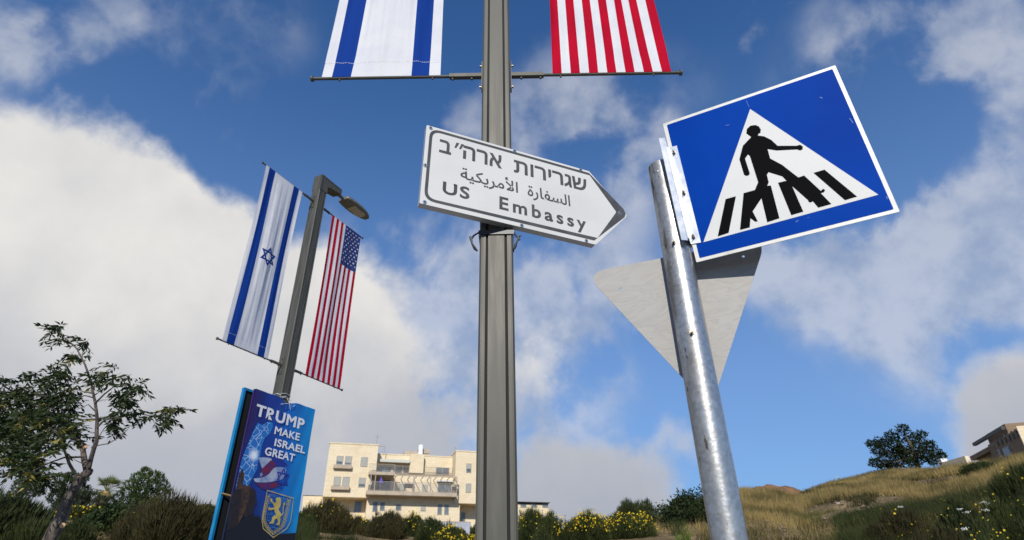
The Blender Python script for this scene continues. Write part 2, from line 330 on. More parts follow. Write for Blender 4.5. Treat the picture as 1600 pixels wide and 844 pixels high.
M['starblue'] = mat('star_blue_print', (.02, .03, .30), .5)
M['towerl'] = mat('tower_light_print', (.085, .042, .022), .5, col2=(.035, .018, .012), nscale=16)
M['towerd'] = mat('tower_dark_print', (.014, .010, .012), .5, col2=(.024, .015, .013), nscale=16)
M['night'] = mat('night_print', (.006, .007, .012), .5)
M['wall_line'] = mat('faint_blue_print', (.10, .20, .42), .5)

# ------------------------------------------------------------------ object helpers
class MB:
    """collects shapes and links them as one mesh"""
    def __init__(s): s.v = []; s.f = []; s.m = []; s.sm = []
    def add(s, vs, fs, mi=0, smooth=False):
        o = len(s.v); s.v += [tuple(v) for v in vs]; s.f += [tuple(i+o for i in f) for f in fs]; s.m += [mi]*len(fs); s.sm += [smooth]*len(fs)
    def box(s, x0, x1, y0, y1, z0, z1, mi=0):
        s.add([(x, y, z) for z in (z0, z1) for x, y in ((x0, y0), (x1, y0), (x1, y1), (x0, y1))],
              [(3, 2, 1, 0), (4, 5, 6, 7), (0, 1, 5, 4), (1, 2, 6, 5), (2, 3, 7, 6), (3, 0, 4, 7)], mi)
    def tube(s, pts, rad, n=10, mi=0, caps=True, smooth=True):
        P = [Vector(p) for p in pts]; rr = rad if isinstance(rad, (list, tuple)) else [rad]*len(P)
        ref = None; o = []
        for i, p in enumerate(P):
            t = (P[min(i+1, len(P)-1)]-P[max(i-1, 0)]).normalized()
            if ref is None: ref = Vector((0, 0, 1)) if abs(t.z) < .9 else Vector((1, 0, 0))
            a = (ref-t*ref.dot(t)).normalized(); b = t.cross(a); ref = a
            o += [p+(a*math.cos(k*2*math.pi/n)+b*math.sin(k*2*math.pi/n))*rr[i] for k in range(n)]
        fs = [(i*n+k, i*n+(k+1) % n, (i+1)*n+(k+1) % n, (i+1)*n+k) for i in range(len(P)-1) for k in range(n)]
        s.add(o, fs, mi, smooth)
        if caps:
            s.add(o[:n], [tuple(range(n))[::-1]], mi); s.add(o[-n:], [tuple(range(n))], mi)
    def prism(s, poly, y0, y1, mi=0, holes=(), axis='y', side_mi=None):
        """polygon in (x,z) given depth from y0 (front) to y1 (back); axis 'z': polygon in (x,y) between two heights"""
        loops = [list(poly)]+[list(h) for h in holes]
        flat = [p for lo in loops for p in lo]
        tr = tessellate_polygon([[Vector((p[0], p[1], 0)) for p in lo] for lo in loops])
        mk = (lambda p, t: (p[0], t, p[1])) if axis == 'y' else (lambda p, t: (p[0], p[1], t))
        n = len(flat)
        fr = []; bk = []
        for a, b, c in tr:
            A, B, C = flat[a], flat[b], flat[c]
            cr = (B[0]-A[0])*(C[1]-A[1])-(B[1]-A[1])*(C[0]-A[0])
            if abs(cr) < 1e-14: continue
            if cr < 0: b, c = c, b
            fr.append((a, b, c)); bk.append((a, c, b))
        s.add([mk(p, y0) for p in flat], fr if axis == 'y' else bk, mi)
        if y1 != y0:
            s.add([mk(p, y1) for p in flat], bk if axis == 'y' else fr, mi)
            smi = mi if side_mi is None else side_mi
            for li, lo in enumerate(loops):
                ar = sum(lo[i][0]*lo[(i+1) % len(lo)][1]-lo[(i+1) % len(lo)][0]*lo[i][1] for i in range(len(lo)))
                if (ar > 0) == (li > 0): lo = lo[::-1]
                k = len(lo); vs = [mk(p, y0) for p in lo]+[mk(p, y1) for p in lo]
                s.add(vs, [((i+1) % k, i, i+k, (i+1) % k+k) if axis == 'y' else (i, (i+1) % k, (i+1) % k+k, i+k) for i in range(k)], smi)
    def ribbon(s, pts, w, y, mi=0, closed=False):
        n = len(pts); L_ = []
        for i, p in enumerate(pts):
            a = pts[(i-1) % n] if (closed or i) else p; b = pts[(i+1) % n] if (closed or i < n-1) else p
            d1 = Vector((p[0]-a[0], p[1]-a[1])); d2 = Vector((b[0]-p[0], b[1]-p[1]))
            if d1.length == 0: d1 = d2
            if d2.length == 0: d2 = d1
            d1.normalize(); d2.normalize(); t = (d1+d2); t = t.normalized() if t.length > 1e-6 else d1
            nn = Vector((-t.y, t.x)); k = 1/max(.45, nn.dot(Vector((-d1.y, d1.x))))
            L_.append(((p[0]+nn.x*w/2*k, p[1]+nn.y*w/2*k), (p[0]-nn.x*w/2*k, p[1]-nn.y*w/2*k)))
        vs = [(q[0], y, q[1]) for ab in L_ for q in ab]
        rg = range(n if closed else n-1)
        s.add(vs, [(2*i+1, 2*((i+1) % n)+1, 2*((i+1) % n), 2*i) for i in rg], mi)
    def disc(s, x, z, r, y0, y1, mi=0, n=14): s.prism([(x+r*math.cos(i*2*math.pi/n), z+r*math.sin(i*2*math.pi/n)) for i in range(n)], y0, y1, mi)
    def build(s, name, mats, parent=None, kind=None, Mx=None):
        me = bpy.data.meshes.new(name); me.from_pydata(s.v, [], s.f)
        for m in (mats if isinstance(mats, (list, tuple)) else [mats]): me.materials.append(m)
        me.polygons.foreach_set('material_index', s.m); me.polygons.foreach_set('use_smooth', s.sm); me.update()
        return link(name, me, parent, kind, Mx)
def link(name, me, parent=None, kind=None, Mx=None):
    o = bpy.data.objects.new(name, me); COL.objects.link(o)
    if parent: o.parent = parent
    if Mx is not None: o.matrix_local = Mx
    if kind: o['kind'] = kind
    return o
def thing(name, label, cat, Mx=None, group=None):
    o = bpy.data.objects.new(name, None); COL.objects.link(o); o.empty_display_size = .2
    if Mx is not None: o.matrix_world = Mx
    return tag(o, label, cat, group)
def tag(o, label, cat=None, group=None):
    o['label'] = label
    if cat: o['category'] = cat
    if group: o['group'] = group
    return o
def structure(o): o['kind'] = 'structure'; return o
def copy_tree(o, parent=None):
    c = o.copy(); COL.objects.link(c); c.parent = parent
    for ch in [q for q in bpy.data.objects if q.parent == o and q != c]: copy_tree(ch, c)
    return c
def frame(org, yaw, tilt=0, rol=0):
    d = Vector((math.cos(yaw), math.sin(yaw), 0)); n = Vector((math.sin(yaw), -math.cos(yaw), 0)); u = Vector((0, 0, 1))
    u2 = math.cos(tilt)*u+math.sin(tilt)*n; n2 = -math.sin(tilt)*u+math.cos(tilt)*n
    d3 = math.cos(rol)*d+math.sin(rol)*u2; u3 = -math.sin(rol)*d+math.cos(rol)*u2
    return Matrix.Translation(org) @ Matrix((d3, -n2, u3)).transposed().to_4x4()
def facing(Mx, px, py, off=0.0):             # pixel -> (x, z) on the plane y=off of a frame
    inv = Mx.inverted(); o = inv @ Vector((0, 0, CZ)); d = inv.to_3x3() @ ray(px, py)
    t = (off-o.y)/d.y; return (o.x+d.x*t, o.z+d.z*t)
def tri_mesh(name, V, k, mats, parent=None, kind=None, mi=None, smooth=False):
    """V: (n,k,3) separate k-gons"""
    n = V.shape[0]; me = bpy.data.meshes.new(name)
    me.vertices.add(n*k); me.vertices.foreach_set('co', V.astype(np.float32).ravel())
    me.loops.add(n*k); me.loops.foreach_set('vertex_index', np.arange(n*k, dtype=np.int32))
    me.polygons.add(n); me.polygons.foreach_set('loop_start', np.arange(0, n*k, k, dtype=np.int32)); me.polygons.foreach_set('loop_total', np.full(n, k, dtype=np.int32))
    for m in (mats if isinstance(mats, (list, tuple)) else [mats]): me.materials.append(m)
    if mi is not None: me.polygons.foreach_set('material_index', mi.astype(np.int32))
    me.update(calc_edges=True); return link(name, me, parent, kind)

# ------------------------------------------------------------------ lettering from the built-in typeface
_cache = {}
def glyphs(text, space=1.0):
    if (text, space) in _cache: return _cache[(text, space)]
    c = bpy.data.curves.new('t', 'FONT'); c.body = text; c.size = 1; c.space_character = space
    o = bpy.data.objects.new('t', c); COL.objects.link(o); dg = bpy.context.evaluated_depsgraph_get()
    cv = o.evaluated_get(dg).to_curve(dg); polys = []
    for sp in cv.splines:
        if sp.type == 'BEZIER':
            bp = sp.bezier_points; pts = []
            for i in range(len(bp)):
                a, b = bp[i], bp[(i+1) % len(bp)]
                p0, p1, p2, p3 = a.co, a.handle_right, b.handle_left, b.co
                straight = abs((p1-p0).cross(p3-p0).z) < 1e-6 and abs((p2-p0).cross(p3-p0).z) < 1e-6
                for k in range(1 if straight else 5):
                    t = k/5; q = (1-t)**3*p0+3*(1-t)**2*t*p1+3*(1-t)*t*t*p2+t**3*p3; pts.append((q.x, q.y))
        else: pts = [(p.co.x, p.co.y) for p in sp.points]
        lim = min(.009, sum(math.dist(pts[i], pts[i-1]) for i in range(len(pts)))/60)
        cl_ = [p for i, p in enumerate(pts) if math.hypot(p[0]-pts[i-1][0], p[1]-pts[i-1][1]) > lim]
        if len(cl_) > 2: polys.append(cl_)
    o.to_curve_clear() if hasattr(o, 'to_curve_clear') else None
    bpy.data.objects.remove(o)
    _cache[(text, space)] = polys; return polys
def area(p): return .5*sum(p[i][0]*p[(i+1) % len(p)][1]-p[(i+1) % len(p)][0]*p[i][1] for i in range(len(p)))
def inside(pt, poly):
    x, y = pt; r = False
    for i in range(len(poly)):
        (x1, y1), (x2, y2) = poly[i], poly[i-1]
        if (y1 > y) != (y2 > y) and x < (x2-x1)*(y-y1)/(y2-y1)+x1: r = not r
    return r
def embolden(p, e):
    out = []; n = len(p)
    for i in range(n):
        a, b, c = Vector(p[i-1]), Vector(p[i]), Vector(p[(i+1) % n]); d1 = (b-a).normalized(); d2 = (c-b).normalized()
        n1 = Vector((d1.y, -d1.x)); n2 = Vector((d2.y, -d2.x)); m = n1+n2
        if m.length < .3: out.append(tuple(b+n1*e)); continue
        m.normalize(); out.append(tuple(b+m*e/max(.6, m.dot(n1))))
    return out
def letters(parent, m, name, text, x0, x1, z0, z1, y0, y1, bold=.015, space=1.0):
    pcs = letter(None, text, x0, x1, z0, z1, y0, y1, bold, 0, space)
    for i, (p, h) in enumerate(pcs):
        mb = MB(); mb.prism(p, y0-.00006*(i % 3), y1, 0, holes=h); mb.build(name, m, parent)
def letter(mb, text, x0, x1, z0, z1, y0, y1, bold=.015, mi=0, space=1.0):
    """lettering stretched to fill the box x0..x1, z0..z1 (z0, z1: foot and top of the ink)"""
    ps = glyphs(text, space); big = max(ps, key=lambda p: abs(area(p))); sgn = 1 if area(big) > 0 else -1
    ps = [p if sgn > 0 else p[::-1] for p in ps]         # outers counter-clockwise
    ps = [embolden(p, bold) for p in ps]
    xs = [q[0] for p in ps for q in p]; zs = [q[1] for p in ps for q in p]
    fx = lambda q: (x0+(q[0]-min(xs))/(max(xs)-min(xs))*(x1-x0), z0+(q[1]-min(zs))/(max(zs)-min(zs))*(z1-z0))
    outs = [p for p in ps if area(p) > 0]; hol = [p for p in ps if area(p) <= 0]
    res = []
    for i, p in enumerate(outs):
        h = [q for q in hol if inside(q[0], p)]
        h = [q for q in h if not any(o is not p and abs(area(o)) < abs(area(p)) and inside(q[0], o) and inside(o[0], p) for o in outs)]
        if mb: mb.prism([fx(q) for q in p], y0-.00006*(i % 3), y1, mi, holes=[[fx(q) for q in k] for k in h])
        else: res.append(([fx(q) for q in p], [[fx(q) for q in k] for k in h]))
    return res

# ================================================================== TERRAIN
SKYL = [(-500, 830, 26), (0, 812, 26), (170, 812, 27), (330, 806, 28), (500, 832, 28), (640, 838, 30), (760, 840, 30), (850, 840, 30), (1000, 822, 34), (1090, 796, 42), (1160, 775, 48), (1215, 774, 50), (1250, 779, 50),
        (1300, 762, 52), (1370, 748, 54), (1440, 746, 55), (1510, 746, 50), (1600, 730, 44), (1760, 716, 42)]
_az = np.array([azim(x, y) for x, y, r in SKYL]); _tt = np.array([tan_el(x, y) for x, y, r in SKYL]); _rc = np.array([r for x, y, r in SKYL], float)
_az = np.concatenate([[-3.2, -1.5], _az, [1.3, 3.2]]); _tt = np.concatenate([[0, .02], _tt, [.05, 0]]); _rc = np.concatenate([[30, 30], _rc, [40, 40]])
def _vn(x, y, s, seed=0):
    x = x/s+seed; y = y/s+seed*1.7; xi = np.floor(x); yi = np.floor(y); fx = x-xi; fy = y-yi; fx = fx*fx*(3-2*fx); fy = fy*fy*(3-2*fy)
    h = lambda a, b: np.modf(np.abs(np.sin(a*127.1+b*311.7)*43758.5453))[0]
    return (h(xi, yi)*(1-fx)+h(xi+1, yi)*fx)*(1-fy)+(h(xi, yi+1)*(1-fx)+h(xi+1, yi+1)*fx)*fy-.5
def ground_z(x, y):
    x = np.asarray(x, float); y = np.asarray(y, float); r = np.hypot(x, y)+1e-6; az = np.arctan2(x, y)
    T = np.interp(az, _az, _tt); rc = np.interp(az, _az, _rc)
    top = np.where(T > .001, CZ*np.clip(T/.06, 0, 1)+rc*T, 0)
    s = np.clip((r-10)/(rc-10), 0, 1)
    z = top*(.35*s+.65*s*s*(3-2*s)/1.0)
    beyond = np.clip(r-rc, 0, 110); z = z+np.where(r > rc, beyond*T*.86, 0)
    w = np.clip((r-11)/8, 0, 1)*np.clip((rc*2.2-r)/30, 0, 1)*np.clip(T/.05, 0, 1)
    bump = _vn(x, y, 7, 3)*.7+_vn(x, y, 2.6, 9)*.28+_vn(x, y, 1.1, 5)*.10
    azr = np.clip((az-.30)/.1, 0, 1)                 # terraced bank on the right-hand hill
    z = z+w*bump*(.45+.5*azr)
    return z-.02
def build_terrain():
    th = np.concatenate([np.linspace(-math.pi, -.95, 40, endpoint=False), np.linspace(-.95, .95, 320, endpoint=False), np.linspace(.95, math.pi, 41)])
    rr = np.concatenate([np.array([.01, 3, 6, 9]), np.linspace(10, 64, 190), np.geomspace(66, 200, 34), [300, 600, 1200, 2500, 4000]])
    TH, RR = np.meshgrid(th, rr, indexing='ij'); X = RR*np.sin(TH); Y = RR*np.cos(TH); Z = ground_z(X, Y)
    nt_, nr = TH.shape; V = np.stack([X, Y, Z], -1).reshape(-1, 3)
    i, j = np.meshgrid(np.arange(nt_-1), np.arange(nr-1), indexing='ij'); a = (i*nr+j).ravel()
    F = np.stack([a, a+1, a+nr+1, a+nr], 1)
    me = bpy.data.meshes.new('ground'); me.vertices.add(len(V)); me.vertices.foreach_set('co', V.astype(np.float32).ravel())
    me.loops.add(F.size); me.loops.foreach_set('vertex_index', F.astype(np.int32).ravel()); me.polygons.add(len(F))
    me.polygons.foreach_set('loop_start', np.arange(0, F.size, 4, dtype=np.int32)); me.polygons.foreach_set('loop_total', np.full(len(F), 4, dtype=np.int32))
    me.materials.append(M['ground']); me.polygons.foreach_set('use_smooth', np.ones(len(F), bool)); me.update(calc_edges=True)
    return tag(structure(link('ground', me)), 'dry brown hillside rising behind the signposts')
build_terrain()
mb = MB(); mb.box(-14, 14, -.6, 9.4, -.5, .0)
tag(structure(mb.build('pavement', M['paving'])), 'pale concrete pavement carrying the lamp posts')
mb = MB(); mb.box(-14, 14, -.75, -.604, -.5, .004); tag(structure(mb.build('kerb', M['kerb'])), 'stone kerb along the pavement')
mb = MB(); mb.box(-60, 60, -9, -.754, -.5, -.012); tag(structure(mb.build('road', M['asphalt'])), 'dark asphalt road beside the pavement')

# ================================================================== LAMP POSTS
HW = .084; ARM = 1.16; Z_LOW, Z_HIGH = CZ+2.84, CZ+5.64; POST_H = CZ+6.17
def post_profile():
    b = .009; pr = []
    def sidep(gr, gd, gw):      # along +x at y=-HW, from left to right
        p = [(-HW+b, -HW)]
        p += [(-.071, -HW), (-.070, -HW+.0015), (-.056, -HW+.0015)] if gd > .008 else []
        for c in gr: p += [(c-gw/2, -HW+(.0015 if gd > .008 else 0)), (c-gw/2+.001, -HW+gd), (c+gw/2-.001, -HW+gd), (c+gw/2, -HW+(.0015 if gd > .008 else 0))]
        p += [(.056, -HW+.0015), (.070, -HW+.0015), (.071, -HW)] if gd > .008 else []
        return p+[(HW-b, -HW)]
    f = sidep((-.047, .047), .022, .013); sd_ = sidep((-.047,), .005, .005)
    for k, s_ in enumerate((f, sd_, f, sd_)):
        a = k*math.pi/2; c, s2 = round(math.cos(a)), round(math.sin(a)); pr += [(x*c-y*s2, x*s2+y*c) for x, y in s_]
    return pr
def make_lamp_post():
    t = thing('lamp_post', 'tall grey fluted lamp post standing in the middle behind the white arrow sign', 'lamp post')
    pp = post_profile()
    mb = MB(); mb.prism(pp, .02, POST_H-.30, axis='z'); mb.build('pole', M['post'], t)
    for gx in (-.047, .047): mb = MB(); mb.box(gx-.0050, gx+.0050, -HW+.009, -HW+.0215, .03, POST_H-.31); mb.build('groove_shade_strip', M['grooveshade'], t)  # dark strips added in the front grooves to stand in for their shade
    mb = MB(); mb.box(-.16, .16, -.16, .16, 0, .022)
    for sx_ in (-1, 1):
        for sy in (-1, 1): mb.tube([(sx_*.125, sy*.125, .02), (sx_*.125, sy*.125, .06)], .012, 6)
    mb.build('base_plate', M['post'], t)
    # head: mitred box arm shaped like a 7
    zt = POST_H; out = .40
    side_poly = [(-HW, zt-.298), (HW, zt-.298), (HW, zt-.155), (out, zt-.095), (out, zt), (-HW, zt)]
    mb = MB(); mb.prism(side_poly, -HW, HW); mb.build('head_arm', M['post'], t)
    inner = [(-.060, zt-.29), (.056, zt-.29), (.056, zt-.140), (out-.02, zt-.083), (out-.02, zt-.018), (-.060, zt-.018)]
    mb = MB(); mb.prism(side_poly, -HW-.004, -HW-.0005, holes=[inner]); mb.prism(side_poly, HW+.0005, HW+.004, holes=[inner]); mb.build('arm_edging', M['post'], t)
    mb = MB(); mb.tube([(out-.01, 0, zt-.062), (out+.20, 0, zt-.062)], .028, 14); mb.tube([(out-.012, 0, zt-.062), (out+.03, 0, zt-.062)], .036, 14); mb.build('spigot', M['lamp'], t)
    # luminaire: lofted shell, wide flat belly, tapering nose
    secs = [(.14, .085, .030, -.030), (.155, .112, .046, -.036), (.22, .128, .056, -.040), (.36, .140, .058, -.042), (.50, .140, .050, -.042), (.64, .120, .036, -.040), (.76, .080, .016, -.038), (.80, .050, .002, -.036)]
    vs = []; K = 14
    for x, hw, ht, hb in secs:
        for k in range(K):
            a = 2*math.pi*k/K; cx, sz = math.cos(a), math.sin(a)
            yy = hw*math.copysign(abs(cx)**.45, cx); zz = (ht if sz > 0 else -hb)*math.copysign(abs(sz)**(.9 if sz > 0 else .35), sz)
            vs.append((out+x, yy, zt-.06+zz))
    n = len(secs); fs = [(i*K+k, i*K+(k+1) % K, (i+1)*K+(k+1) % K, (i+1)*K+k) for i in range(n-1) for k in range(K)]
    mb = MB(); mb.add(vs, fs, 0, True); mb.add(vs[:K], [tuple(range(K))[::-1]]); mb.add(vs[-K:], [tuple(range(K))]); head = mb.build('lamp_head', M['lamp'], t)
    mb = MB(); mb.prism([(out+.36, -.085), (out+.66, -.085), (out+.70, 0), (out+.66, .085), (out+.36, .085)], zt-.108, zt-.098, axis='z'); mb.build('lens', M['lens'], head)
    for z in (Z_LOW, Z_HIGH):
        for s_ in (-1, 1):
            mb = MB(); x0 = s_*(HW+.001)
            mb.box(min(x0, x0+s_*.008), max(x0, x0+s_*.008), -.02, .02, z-.13, z+.11)
            pl = mb.build('arm_bracket', M['post'], t)
            for dz in (-.10, .085): mb = MB(); mb.tube([(x0+s_*.008, 0, z+dz), (x0+s_*.020, 0, z+dz)], .009, 6); mb.build('bolt', M['bolt'], pl)
            mb = MB(); xa, xb = x0+s_*.009, s_*(HW+.21)
            mb.box(min(xa, xb), max(xa, xb), -.014, .014, z-.014, z+.014)
            mb.tube([(s_*(HW+.20), 0, z), (s_*(ARM-.012), 0, z)], .0105, 10); mb.tube([(s_*(ARM-.014), 0, z), (s_*ARM, 0, z)], .019, 12)
            for xx in (.07, .19): mb.tube([(s_*(HW+xx), 0, z-.03), (s_*(HW+xx), 0, z+.016)], .008, 6)
            for xx in (.40, .98): mb.tube([(s_*xx, 0, z-.022), (s_*xx, 0, z)], .006, 6)
            mb.build('flag_rod', M['post'], t)
    return t
POST1 = Matrix.Translation((-.0765, 2.53, 0)); YAW2 = 1.127
POST2 = frame(Vector((-3.163, 7.62, 0)), YAW2)
post_a = make_lamp_post(); post_b = copy_tree(post_a)
post_a.matrix_world = POST1; post_b.matrix_world = POST2
tag(post_b, 'farther grey lamp post with its lamp head in view above two flags', 'lamp post')
for o in (post_a, post_b): o['group'] = 'lamp posts along the street'

# ------------------------------------------------------------------ flags hung between the rods
FW0, FW1 = .35, 1.09
def cloth(u, v, seed, side):
    """u across (0..1 left to right), v down (0 top..1 foot) -> local point"""
    x0, x1 = (-FW1, -FW0) if side < 0 else (FW0, FW1)
    pinch = .030*math.sin(math.pi*v)
    x = x0+(x1-x0)*u+(.5-u)*2*pinch*.7
    z = Z_HIGH+(Z_LOW-Z_HIGH)*v
    env = .25+.75*math.sin(math.pi*min(1, max(0, v)))**.7
    ed = min(1, min(v, 1-v)*14)*(1.9 if seed < 3 else 1)
    y = -.012+(-.011*math.sin(u*9+seed+v*2.0)-.005*math.sin(u*19+seed*2.3-v*3)-.0030*math.sin(u*41+seed*3.1+v*4)-.0012*math.sin(u*83+seed-v*9))*env*ed-.0022*math.sin(u*63+seed*1.7)*math.exp(-(1-v)*9)*ed
    y += -.018*math.sin(math.pi*v)*math.sin(math.pi*u)*(1 if seed % 2 else -.4)
    if v > .955: y += .003*math.sin(u*150+seed)*(1-v)/.045
    if v > .985: z += .006*math.sin(u*70+seed)*0
    return Vector((x, y, z))
def cloth_obj(name, edges, mats_i, mats, seed, side, parent, vrows=90, rowmat=None):
    us = []
    for a, b, m in zip(edges[:-1], edges[1:], mats_i):
        k = max(2, int((b-a)*60)); us += [(a+(b-a)*i/k, m) for i in range(k)]
    us.append((1.0, None)); vsr = [i/vrows for i in range(vrows+1)]; mb = MB(); nu = len(us)
    vs = [cloth(u, v, seed, side) for v in vsr for u, _ in us]; mb.v = [tuple(p) for p in vs]
    for j in range(vrows):
        for i in range(nu-1):
            mb.f.append((j*nu+i, (j+1)*nu+i, (j+1)*nu+i+1, j*nu+i+1)); m = us[i][1]
            if rowmat: m = rowmat(us[i][0]+1e-4, vsr[j]+1e-4, m)
            mb.m.append(m); mb.sm.append(True)
    return mb.build(name, mats, parent)
def on_cloth(seed, side, u, v, off):
    p = cloth(u, v, seed, side); a = cloth(u+.01, v, seed, side)-p; b = cloth(u, v+.004, seed, side)-p
    n = b.cross(a).normalized()
    if n.y > 0: n = -n
    return p+n*off
def stripe_flag(Mx, seed, label):
    t = thing('flag', label, 'flag', Mx, 'white and blue flags hung on the lamp posts')
    cloth_obj('flag_cloth', [0, .085, .245, .755, .905, 1], [0, 1, 0, 1, 0], [M['flagwhite'], M['flagblue']], seed, -1, t)
    W_, H_ = FW1-FW0, Z_HIGH-Z_LOW; mb = MB(); r = .155; w = .024; cu, cv = .50, .5
    for up in (1, -1):
        tri = [(r*math.sin(k*2*math.pi/3)*up, r*math.cos(k*2*math.pi/3)*up) for k in range(3)]
        inn = [(x*(1-2*w/r), z*(1-2*w/r)) for x, z in tri]
        for k in range(3):
            seg = 10
            A, B, C, D = tri[k], tri[(k+1) % 3], inn[k], inn[(k+1) % 3]; rows = []
            for i in range(seg+1):
                f = i/seg
                for P, Q in ((A, B), (C, D)):
                    x = P[0]+(Q[0]-P[0])*f; z = P[1]+(Q[1]-P[1])*f
                    rows.append(on_cloth(seed, -1, cu+x/W_, cv-z/H_, .003+(.0006 if up < 0 else 0)))
            mb.add(rows, [(2*i, 2*i+1, 2*i+3, 2*i+2) for i in range(seg)])
    mb.build('six_pointed_star', M['flagblue'], t)
    mb = MB()
    for k in range(60):
        u0, u1 = k/60, (k+.6)/60; a = on_cloth(seed, -1, u0, .955, .002); b = on_cloth(seed, -1, u1, .955, .002); dz = Vector((0, 0, .0022))
        mb.add([a-dz, b-dz, b+dz, a+dz], [(0, 1, 2, 3)])
    mb.build('hem_seam', M['flagwhite'], t)
    return t
def star_flag(Mx, seed, label):
    t = thing('flag', label, 'flag', Mx, 'red and white striped flags hung on the lamp posts')
    ed = [i/13 for i in range(14)]
    cu0 = 6/13; cv1 = .262
    cloth_obj('flag_cloth', ed, [i % 2 for i in range(13)], [M['flagred'], M['flagwhite'], M['flagnavy']], seed, 1, t, 92,
              lambda u, v, m: 2 if (u > cu0 and v < cv1) else m)
    W_, H_ = FW1-FW0, Z_HIGH-Z_LOW; mb = MB()
    for c in range(11):                       # eleven rows down, alternately five and four stars across
        nrow = 5 if c % 2 == 0 else 4
        for k in range(nrow):
            uu = cu0+(1-cu0)*((2*k+1 if nrow == 5 else 2*k+2)/10); vv = cv1*(c+1)/12
            ring = []
            for i in range(10):
                rr = .021 if i % 2 == 0 else .0088; a = i*math.pi/5+math.pi/2
                ring.append(on_cloth(seed, 1, uu+rr*math.cos(a)/W_, vv-rr*math.sin(a)/H_, .003))
            ctr = on_cloth(seed, 1, uu, vv, .003); mb.add([ctr]+ring, [(0, 1+i, 1+(i+1) % 10) for i in range(10)])
    s_ = mb.build('stars', M['flagwhite'], t); s_['kind'] = 'stuff'
    return t
stripe_flag(POST1, 1, 'large white flag with two blue bands cut by the top of the picture')
star_flag(POST1, 2, 'large red and white striped flag cut by the top of the picture')
stripe_flag(POST2, 3, 'whole white flag with blue star and two blue bands on the far lamp post')
star_flag(POST2, 4, 'whole red and white striped flag with starred navy corner under the lamp head')

# ------------------------------------------------------------------ arrow-shaped direction sign
k = .922
EM = frame(Vector((-.4369, 2.2312, 1.6469+CZ)), .4101, 0, -.0097)
sign = thing('direction_sign', 'white arrow shaped street sign with grey lettering strapped to the middle lamp post', 'street sign', EM)
Wd, Hh, Tp = .968, .503, .232
def rnd(poly, r, n=5):
    out = []; m = len(poly)
    for i in range(m):
        a, b, c = Vector(poly[i-1]), Vector(poly[i]), Vector(poly[(i+1) % m]); ri = r[i] if isinstance(r, (list, tuple)) else r
        if ri <= 0: out.append(tuple(b)); continue
        d1 = (a-b).normalized(); d2 = (c-b).normalized(); t = min(ri/math.tan(max(.05, d1.angle(d2)/2)), (a-b).length*.49, (c-b).length*.49)
        p, q = b+d1*t, b+d2*t
        for j in range(n+1): f = j/n; out.append(tuple((p*(1-f)**2+b*2*f*(1-f)+q*f*f)))
    return out
tipz = .253
outl = rnd([(0, 0), (Wd, 0), (Wd+Tp, tipz), (Wd, Hh), (0, Hh)], [.006, .01, .028, .01, .006])
mb = MB(); mb.prism(outl, 0, .006, 0, side_mi=1)
mb.build('sign_face', [M['signwhite'], M['signedge']], sign)
ins = lambda s: rnd([(s, s), (Wd-s*.4-.002, s), (Wd+Tp-s*2, tipz), (Wd-s*.4-.002, Hh-s), (s, Hh-s)], .008)
mb = MB(); o_ = [(0, .0), (Wd-.004, .0), (Wd-.004, .012), (.012, .012), (.012, Hh-.012), (Wd-.004, Hh-.012), (Wd-.004, Hh), (0, Hh)]
mb.box(.001, Wd-.002, .0065, .040, .001, .004); mb.box(.001, Wd-.002, .0065, .040, Hh-.004, Hh-.001); mb.box(.001, .004, .0065, .040, .0045, Hh-.0045)
mb.prism([(.02, .10), (Wd, .10), (Wd, .13), (.02, .13)], .0065, .040); mb.prism([(.02, .37), (Wd, .37), (Wd, .40), (.02, .40)], .0065, .040)
mb.build('stiffening_frame', M['signedge'], sign)
# border: thin line round the panel, swelling to a chevron in the point
bl = .016
bo = rnd([(.019, .024), (Wd-.008, .024), (1.176, .234), (1.188, .262), (1.176, .292), (Wd-.002, Hh-.014), (.019, Hh-.014)], [.058, .004, .012, .012, .012, .004, .058])
bi = rnd([(.019+bl, .024+bl), (Wd+.018-.003, .024+bl+.006), (Wd+.157, tipz+.004), (Wd+.002, Hh-.014-bl), (.019+bl, Hh-.014-bl)], [.046, .003, .012, .003, .046])
mb = MB(); mb.prism(bo, -.0008, -.0001, holes=[bi]); mb.build('border_line', M['signgrey'], sign)
HEB1 = '\u05ea\u05d5\u05e8\u05d9\u05e8\u05d2\u05e9'; HEB2L = '\u05d0'
y0, y1 = -.0008, -.0001
letters(sign, M['signgrey'], 'hebrew_letter', HEB1, .494, .944, .343, .433, y0, y1, .020)
letters(sign, M['signgrey'], 'hebrew_letter', '\u05d4'+'\u05e8'+'\u05d0', .205, .424, .345, .436, y0, y1, .020)
letters(sign, M['signgrey'], 'hebrew_letter', '\u05d1', .076, .140, .345, .433, y0, y1, .020)
for xx in (.156, .182): mb = MB(); mb.prism([(xx, .402), (xx+.010, .402), (xx+.026, .440), (xx+.010, .440)], y0, y1); mb.build('quote_mark', M['signgrey'], sign)
letters(sign, M['signgrey'], 'arabic_stroke', '\uFE94\uFEF4\uFEDC\uFEF3\uFEAE\uFEE3\uFEF7\uFE8D', .196, .516, .190, .298, y0, y1, .012)
letters(sign, M['signgrey'], 'arabic_stroke', '\uFE93\uFEAD\uFE8E\uFED4\uFEB4\uFEDF\uFE8D', .572, .828, .190, .286, y0, y1, .012)
letters(sign, M['signgrey'], 'latin_letter', 'US', .108, .249, .090, .166, y0, y1, .026, space=1.15); letters(sign, M['signgrey'], 'latin_letter', 'Embassy', .411, .918, .054, .161, y0, y1, .024, space=1.35)
